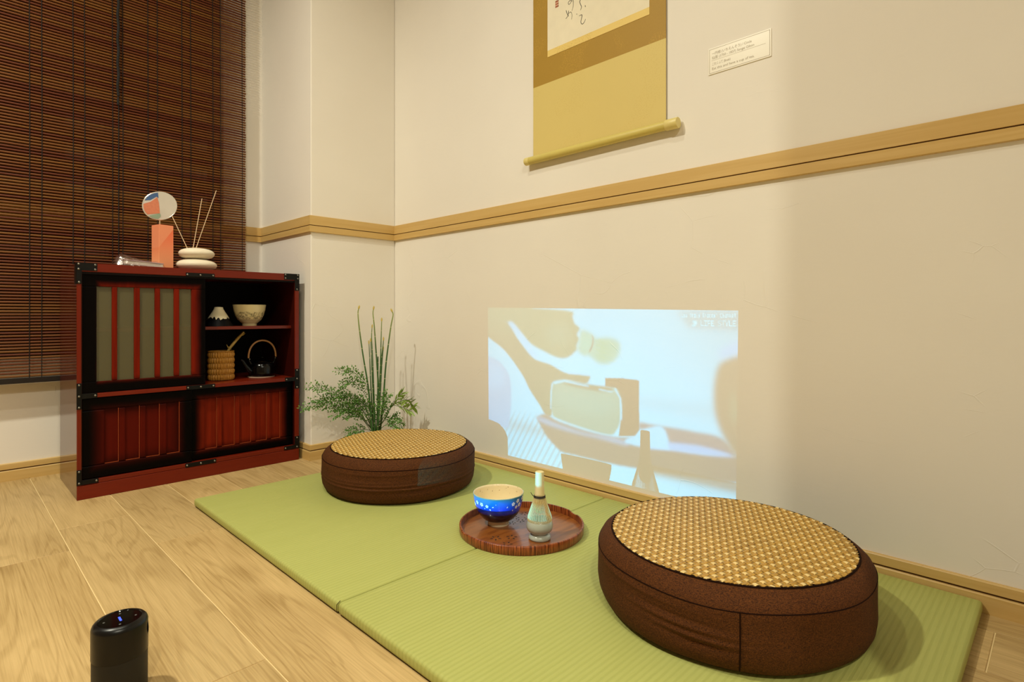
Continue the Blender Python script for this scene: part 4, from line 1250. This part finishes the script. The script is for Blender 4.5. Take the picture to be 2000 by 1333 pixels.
def top_pt(rr_, ang):
    return (rr_ * math.cos(ca + ang), rr_ * math.sin(ca + ang), PT - .0011)
o = box('status_led', -.0066, .0066, -.0013, .0013, 0, .0003, M['led'], tp, loc=(0, 0, PT - .0012), rot=(0, 0, ca + math.radians(10)))
for (rr_, an) in ((.019, math.pi / 2), (.019, -math.pi / 2), (.017, 0), (.017, math.pi)):
    lathe('button_icon', [(0, .0003), (.0012, .0003), (.0015, 0)], M['icon'], tp, 12, loc=top_pt(rr_, an))
lathe('lens_ring', [(0, -.0200), (.0108, -.0200), (.0108, -.0035), (.0170, -.0035), (.0170, -.0028), (.0100, -.0028), (.0100, -.0190), (0, -.0190)], M['pgrille'], pj, 40, loc=(R_, 0, LZ), rot=(0, math.pi / 2, 0))

# ---- the film in the projector: a small transparent picture, lit from behind by the lamp
LP = Vector((PX, PY, 0)) + Vector((math.cos(aim), math.sin(aim), 0)) * (R_ - .0170) + Vector((0, 0, LZ))
NU, NV = 720, 410
TL, TR, BRc, BLc = (1.461, .574), (.572, .559), (.578, .071), (1.456, .070)
uu, vv = np.meshgrid(np.linspace(0, 1, NU), np.linspace(0, 1, NV))
Yw = (1 - vv) * ((1 - uu) * TL[0] + uu * TR[0]) + vv * ((1 - uu) * BLc[0] + uu * BRc[0])
Zw = (1 - vv) * ((1 - uu) * TL[1] + uu * TR[1]) + vv * ((1 - uu) * BLc[1] + uu * BRc[1])
def inside(poly):
    r = np.zeros(Yw.shape, bool)
    n = len(poly)
    for i in range(n):
        (ya, za), (yb, zb2) = poly[i], poly[(i + 1) % n]
        if za == zb2:
            continue
        c = ((Zw < za) != (Zw < zb2)) & (Yw < (yb - ya) * (Zw - za) / (zb2 - za) + ya)
        r ^= c
    return r.astype(float)
def blur(a, sg):
    sg = sg * 1.4
    k = int(3 * sg) + 1
    w = np.exp(-0.5 * (np.arange(-k, k + 1) / sg) ** 2); w /= w.sum()
    a = np.pad(a, k, mode='edge')
    a = np.apply_along_axis(lambda m: np.convolve(m, w, 'valid'), 0, a)
    return np.apply_along_axis(lambda m: np.convolve(m, w, 'valid'), 1, a)
def rounded(poly):
    q = catmull([(a, b, 0) for a, b in poly] + [(poly[0][0], poly[0][1], 0)], 4)
    return [(v.x, v.y) for v in q]
pic = np.zeros((NV, NU, 3))
pic[:] = (0.80, 0.93, 1.0)
def paint(poly, colr, sg=1.0, op=1.0, rnd_=True):
    m = blur(inside(rounded(poly) if rnd_ else poly), sg)[..., None] * op
    pic[:] = pic * (1 - m) + np.array(colr) * m
# soft light fall-off towards the right, paler warm zone at the far top left of the clip
pic *= (1 - 0.16 * np.clip((uu - .72) / .28, 0, 1) * np.clip((.45 - vv) / .45, 0, 1))[..., None]
pic *= (1 - 0.12 * np.exp(-((vv - .52) / .05) ** 2) * (uu > .55))[..., None]
F = dict(
 upper=[(1.473, 0.579), (1.114, 0.563), (1.083, 0.541), (1.074, 0.522), (1.054, 0.508), (1.065, 0.489), (1.056, 0.475), (1.068, 0.455), (1.065, 0.443), (1.102, 0.417), (1.143, 0.415), (1.192, 0.43), (1.253, 0.453), (1.296, 0.486), (1.351, 0.522), (1.473, 0.529)],
 lower=[(1.473, 0.534), (1.362, 0.522), (1.318, 0.472), (1.267, 0.427), (1.232, 0.403), (1.172, 0.391), (1.114, 0.37), (1.065, 0.369), (1.018, 0.367), (1.02, 0.354), (1.035, 0.342), (1.102, 0.347), (1.159, 0.337), (1.168, 0.307), (1.164, 0.235), (1.192, 0.23), (1.219, 0.261), (1.26, 0.303), (1.296, 0.352), (1.378, 0.427), (1.473, 0.481)],
 sleeve=[(1.362, 0.522), (1.332, 0.519), (1.239, 0.428), (1.222, 0.406), (1.253, 0.415), (1.289, 0.447)],
 whisk=[(1.056, 0.467), (1.048, 0.503), (1.006, 0.49), (0.995, 0.479), (0.945, 0.483), (0.91, 0.466), (0.926, 0.42), (0.978, 0.404), (1.023, 0.428), (1.035, 0.423), (1.065, 0.443)],
 thread=[(1.011, 0.49), (1.003, 0.48), (1.005, 0.458), (1.016, 0.438), (1.02, 0.441), (1.01, 0.458), (1.007, 0.478)],
 cloth=[(1.473, 0.403), (1.425, 0.395), (1.389, 0.378), (1.359, 0.348), (1.347, 0.311), (1.346, 0.247), (1.355, 0.182), (1.364, 0.164), (1.473, 0.183)],
 bowl=[(1.159, 0.335), (1.114, 0.346), (1.035, 0.341), (0.972, 0.337), (0.923, 0.338), (0.911, 0.313), (0.906, 0.278), (0.911, 0.242), (0.923, 0.218), (0.945, 0.202), (1.029, 0.207), (1.139, 0.223), (1.163, 0.238), (1.167, 0.297)],
 bowlin=[(1.124, 0.34), (1.077, 0.342), (1.018, 0.34), (0.961, 0.34), (0.934, 0.334), (0.972, 0.325), (1.035, 0.327), (1.102, 0.333)],
 box=[(0.961, 0.365), (0.902, 0.369), (0.848, 0.367), (0.848, 0.228), (0.86, 0.211), (0.915, 0.203), (0.904, 0.278), (0.911, 0.313), (0.923, 0.338), (0.961, 0.34)],
 trayf=[(1.232, 0.216), (1.192, 0.232), (1.139, 0.216), (1.029, 0.202), (0.934, 0.198), (0.866, 0.206), (0.845, 0.194), (0.754, 0.194), (0.662, 0.195), (0.566, 0.202), (0.566, 0.144), (0.679, 0.132), (0.797, 0.125), (0.945, 0.119), (1.089, 0.121), (1.133, 0.125), (1.185, 0.16), (1.205, 0.182)],
 trayin=[(0.848, 0.252), (0.768, 0.25), (0.679, 0.249), (0.613, 0.243), (0.581, 0.204), (0.637, 0.206), (0.754, 0.2), (0.757, 0.21), (0.778, 0.247), (0.845, 0.231)],
 traylav=[(0.757, 0.21), (0.679, 0.215), (0.613, 0.21), (0.581, 0.204), (0.637, 0.196), (0.754, 0.19), (0.826, 0.184), (0.823, 0.189)],
 trayedge=[(1.229, 0.22), (1.198, 0.218), (1.127, 0.205), (1.029, 0.195), (0.934, 0.196), (0.886, 0.19), (0.891, 0.18), (0.972, 0.185), (1.065, 0.188), (1.152, 0.195), (1.219, 0.206)],
 cthwhite=[(0.848, 0.226), (0.816, 0.239), (0.785, 0.248), (0.771, 0.235), (0.759, 0.199), (0.757, 0.191), (0.823, 0.185), (0.86, 0.185), (0.894, 0.188), (0.886, 0.201), (0.86, 0.211)],
 person=[(0.562, 0.456), (0.593, 0.444), (0.617, 0.429), (0.628, 0.405), (0.634, 0.365), (0.633, 0.318), (0.623, 0.276), (0.601, 0.233), (0.581, 0.204), (0.562, 0.201)],
 phigh=[(0.562, 0.492), (0.581, 0.481), (0.605, 0.469), (0.623, 0.449), (0.613, 0.441), (0.589, 0.45), (0.562, 0.459)],
)
# straw mat weave low on the left
stripe = 0.5 + 0.5 * np.sin((Yw * 0.9 + Zw * 0.55) * 2 * math.pi / 0.021)
low = np.clip((.235 - Zw) / .04, 0, 1) * (Yw > 1.08)
pic *= (1 - 0.30 * low * (stripe < .35))[..., None]
pic *= (1 - 0.25 * np.exp(-((Zw - .175) / .018) ** 2) * (Yw > 1.1))[..., None]
skin = (.22, .22, .10)
paint(F['upper'], skin, 2.0)
paint(F['lower'], (.15, .14, .07), 1.5)
paint([(1.473, .58), (1.25, .575), (1.29, .50), (1.36, .48), (1.473, .50)], (.24, .25, .12), 10.0, .6)
paint(F['sleeve'], (.72, .84, 1.0), 2.5)
paint([(1.10, .46), (1.08, .49), (1.13, .52), (1.19, .50), (1.17, .46)], (.32, .32, .18), 7.0, .6)
paint(F['whisk'], (.40, .48, .20), 3.5, .75)
for (pa, pb) in (((1.085, .535), (1.065, .455)), ((1.11, .50), (1.085, .425)), ((1.15, .47), (1.125, .42))):
    paint([(pa[0], pa[1]), (pa[0] + .004, pa[1]), (pb[0] + .004, pb[1]), (pb[0], pb[1])], (.12, .11, .05), 1.6, .6, False)
for q in range(16):
    z0_ = .478 - .0048 * q * .75
    y0_ = .985 + .012 * math.sin(q * 1.7)
    paint([(y0_, z0_), (y0_, z0_ - .004), (.900 + .02 * math.sin(q * 2.3) + .004 * abs(q - 7), z0_ - .004 * (q - 5) * .35 - .012)], (.46, .52, .18), 1.2, .7, False)
paint([(1.045, .49), (1.012, .482), (1.02, .445), (1.05, .45)], (.55, .68, .45), 3.0, .8)
paint(F['thread'], (.22, .10, .12), 1.0)
paint(F['cloth'], (.50, .58, .80), 2.0)
paint([(1.473, .40), (1.40, .375), (1.375, .34), (1.40, .30), (1.473, .30)], (.66, .74, .95), 7.0, .8)
paint(F['trayf'], (.06, .04, .06), 2.0)
paint(F['trayin'], (.10, .08, .16), 2.5)
paint(F['traylav'], (.52, .58, .90), 2.5)
paint(F['trayedge'], (.40, .44, .66), 3.0, .85)
paint(F['box'], (.015, .01, .01), .8, 1.0, False)
paint(F['bowl'], (.30, .36, .24), 1.5)
paint([(1.15, .325), (1.03, .322), (.93, .322), (.92, .28), (1.0, .25), (1.15, .27)], (.40, .46, .32), 8.0, .7)
paint(F['bowlin'], (.10, .11, .06), 2.0)
for ln in ([(1.159, .336), (1.114, .347), (1.06, .341), (1.02, .338), (1.02, .3335), (1.06, .336), (1.114, .341), (1.155, .330)], [(.926, .339), (.906, .31), (.904, .25), (.910, .25), (.911, .31), (.930, .334)], [(1.170, .31), (1.172, .25), (1.168, .25), (1.166, .31)], [(.985, .332), (.94, .328), (.926, .332), (.94, .325), (.985, .328)]):
    paint(ln, (.8, .93, 1.0), 1.2, .85, False)
paint([(1.10, .372), (1.06, .372), (1.02, .370), (1.02, .366), (1.06, .367), (1.10, .366)], (.7, .85, 1.0), 1.0, .7, False)
paint(F['cthwhite'], (.74, .88, 1.0), 2.0)
paint(F['person'], (.03, .03, .02), 4.0)
paint(F['phigh'], (.70, .70, 1.0), 4.5, .9)
paint([(.590, .36), (.578, .355), (.575, .30), (.585, .28), (.592, .31)], (.20, .22, .10), 4.0, .6)
# soft dark band under the filmed tray, right half
band_ = np.exp(-np.clip((.128 - Zw) / .016, 0, 9) ** 2) * (Zw < .14) * np.clip((.86 - Yw) / .04, 0, 1)
pic *= (1 - .8 * band_)[..., None]
# caption of the clip
G5 = dict(L='10000 10000 10000 10000 10000 10000 11111', I='11111 00100 00100 00100 00100 00100 11111', F='11111 10000 10000 11110 10000 10000 10000', E='11111 10000 10000 11110 10000 10000 11111', S='01111 10000 10000 01110 00001 00001 11110', T='11111 00100 00100 00100 00100 00100 00100', Y='10001 10001 01010 00100 00100 00100 00100')
G3 = dict(L='100 100 100 100 111', e='000 111 101 110 111', s='000 011 110 011 110', T='111 010 010 010 010', r='000 110 100 100 100', o='000 111 101 101 111', i='010 000 010 010 010', G='111 100 101 101 111', a='000 011 101 101 111', c='000 111 100 100 111', C='111 100 100 100 111', h='100 100 111 101 101', n='000 110 101 101 101', l='010 010 010 010 010')
G3["'"] = '010 010 000 000 000'
def caption(text, glyphs, gw, gh, y0, y1, z0, z1, val):
    n = len(text)
    cw = (y0 - y1) / n
    ci = (y0 - Yw) / cw
    ri = (z0 - Zw) / (z0 - z1) * gh
    for i, ch in enumerate(text):
        if ch == ' ':
            continue
        rows = glyphs[ch].split()
        cc_ = (ci - i) * (gw + 1)
        ok = (cc_ >= 0) & (cc_ < gw) & (ri >= 0) & (ri < gh)
        bmp = np.array([[int(c_) for c_ in r_] for r_ in rows])
        hit = np.zeros(Yw.shape, bool)
        hit[ok] = bmp[np.clip(ri[ok].astype(int), 0, gh - 1), np.clip(cc_[ok].astype(int), 0, gw - 1)] > 0
        pic[hit] = val
shade = blur(inside([(.735, .558), (.572, .556), (.572, .512), (.70, .514)]), 4)[..., None]
pic[:] = pic * (1 - .34 * shade)
caption("Les Trois Graces' Channel", G3, 3, 5, .721, .5765, .5525, .5415, (1, 1, 1))
caption('LIFE STYLE', G5, 5, 7, .668, .5765, .5345, .5205, (1, 1, 1))
paint([(.690, .534), (.680, .5345), (.677, .527), (.683, .519), (.692, .518), (.693, .522), (.687, .525), (.690, .530)], (1, 1, 1), .7, 1, False)
pic = np.clip(pic, 0, 1)
pic[pic.min(-1) < .999] *= .88
# place the film just in front of the lamp, keystone-corrected onto the wall
axis = Vector((math.cos(aim), math.sin(aim), 0))
FD = 0.0105
dX = WX - LP.x
dYa = Yw - LP.y
dZa = Zw - LP.z
along = dX * axis.x + dYa * axis.y
kf = FD / along
fx, fy, fz = LP.x + dX * kf, LP.y + dYa * kf, LP.z + dZa * kf
verts = np.stack([fx, fy, fz], -1).reshape(-1, 3)
cols = np.concatenate([pic.reshape(-1, 3), np.ones((NU * NV, 1))], 1)
ii = np.arange((NV - 1) * (NU - 1))
r_i, c_i = ii // (NU - 1), ii % (NU - 1)
a_ = r_i * NU + c_i
faces = np.stack([a_, a_ + 1, a_ + NU + 1, a_ + NU], 1)
# opaque border around the picture
side_v = Vector((-axis.y, axis.x, 0))
cf = LP + axis * FD
def bord(s_, z_):
    q = cf + side_v * s_
    return (q.x, q.y, q.z + z_)
loc_s = (verts[:, 0] - cf.x) * side_v.x + (verts[:, 1] - cf.y) * side_v.y
corner = [0, NU - 1, NU * NV - 1, NU * (NV - 1)]
ins = [tuple(verts[c_]) for c_ in corner]
out = [bord(.0102, .0102), bord(-.0102, .0102), bord(-.0102, -.0102), bord(.0102, -.0102)]
nb_ = len(verts)
verts2 = np.concatenate([verts, np.array(ins), np.array(out)])
cols2 = np.concatenate([cols, np.tile([[0, 0, 0, 1.0]], (8, 1))])
bf = [[nb_ + i, nb_ + (i + 1) % 4, nb_ + 4 + (i + 1) % 4, nb_ + 4 + i] for i in range(4)]
faces2 = np.concatenate([faces, np.array(bf)])
inv = Matrix.Translation((PX, PY, 0)) @ Matrix.Rotation(aim, 4, 'Z')
inv = np.array(inv.inverted())
verts2 = verts2 @ inv[:3, :3].T + inv[:3, 3]
me = bpy.data.meshes.new('film')
me.vertices.add(len(verts2)); me.vertices.foreach_set('co', verts2.astype(np.float32).ravel())
me.loops.add(faces2.size); me.loops.foreach_set('vertex_index', faces2.astype(np.int32).ravel())
me.polygons.add(len(faces2))
me.polygons.foreach_set('loop_start', np.arange(0, faces2.size, 4, dtype=np.int32))
at = me.color_attributes.new('dye', 'FLOAT_COLOR', 'POINT')
at.data.foreach_set('color', cols2.astype(np.float32).ravel())
me.update(calc_edges=True)
t = NT('film_dye')
va = t.n('ShaderNodeVertexColor', layer_name='dye')
tb = t.n('ShaderNodeBsdfTransparent')
t.l(va.outputs[0], tb.inputs[0]); t.l(tb.outputs[0], t.out.inputs[0])
link('film', me, t.m, pj)
pl = bpy.data.lights.new('projector_lamp', 'POINT')
pl.energy = PROJECTOR_W; pl.color = (0.03, 0.56, 1.0); pl.shadow_soft_size = 0.0
plo = bpy.data.objects.new('projector_lamp', pl); COL.objects.link(plo)
plo.parent = pj
plo.location = (R_ - .0170, 0, LZ)
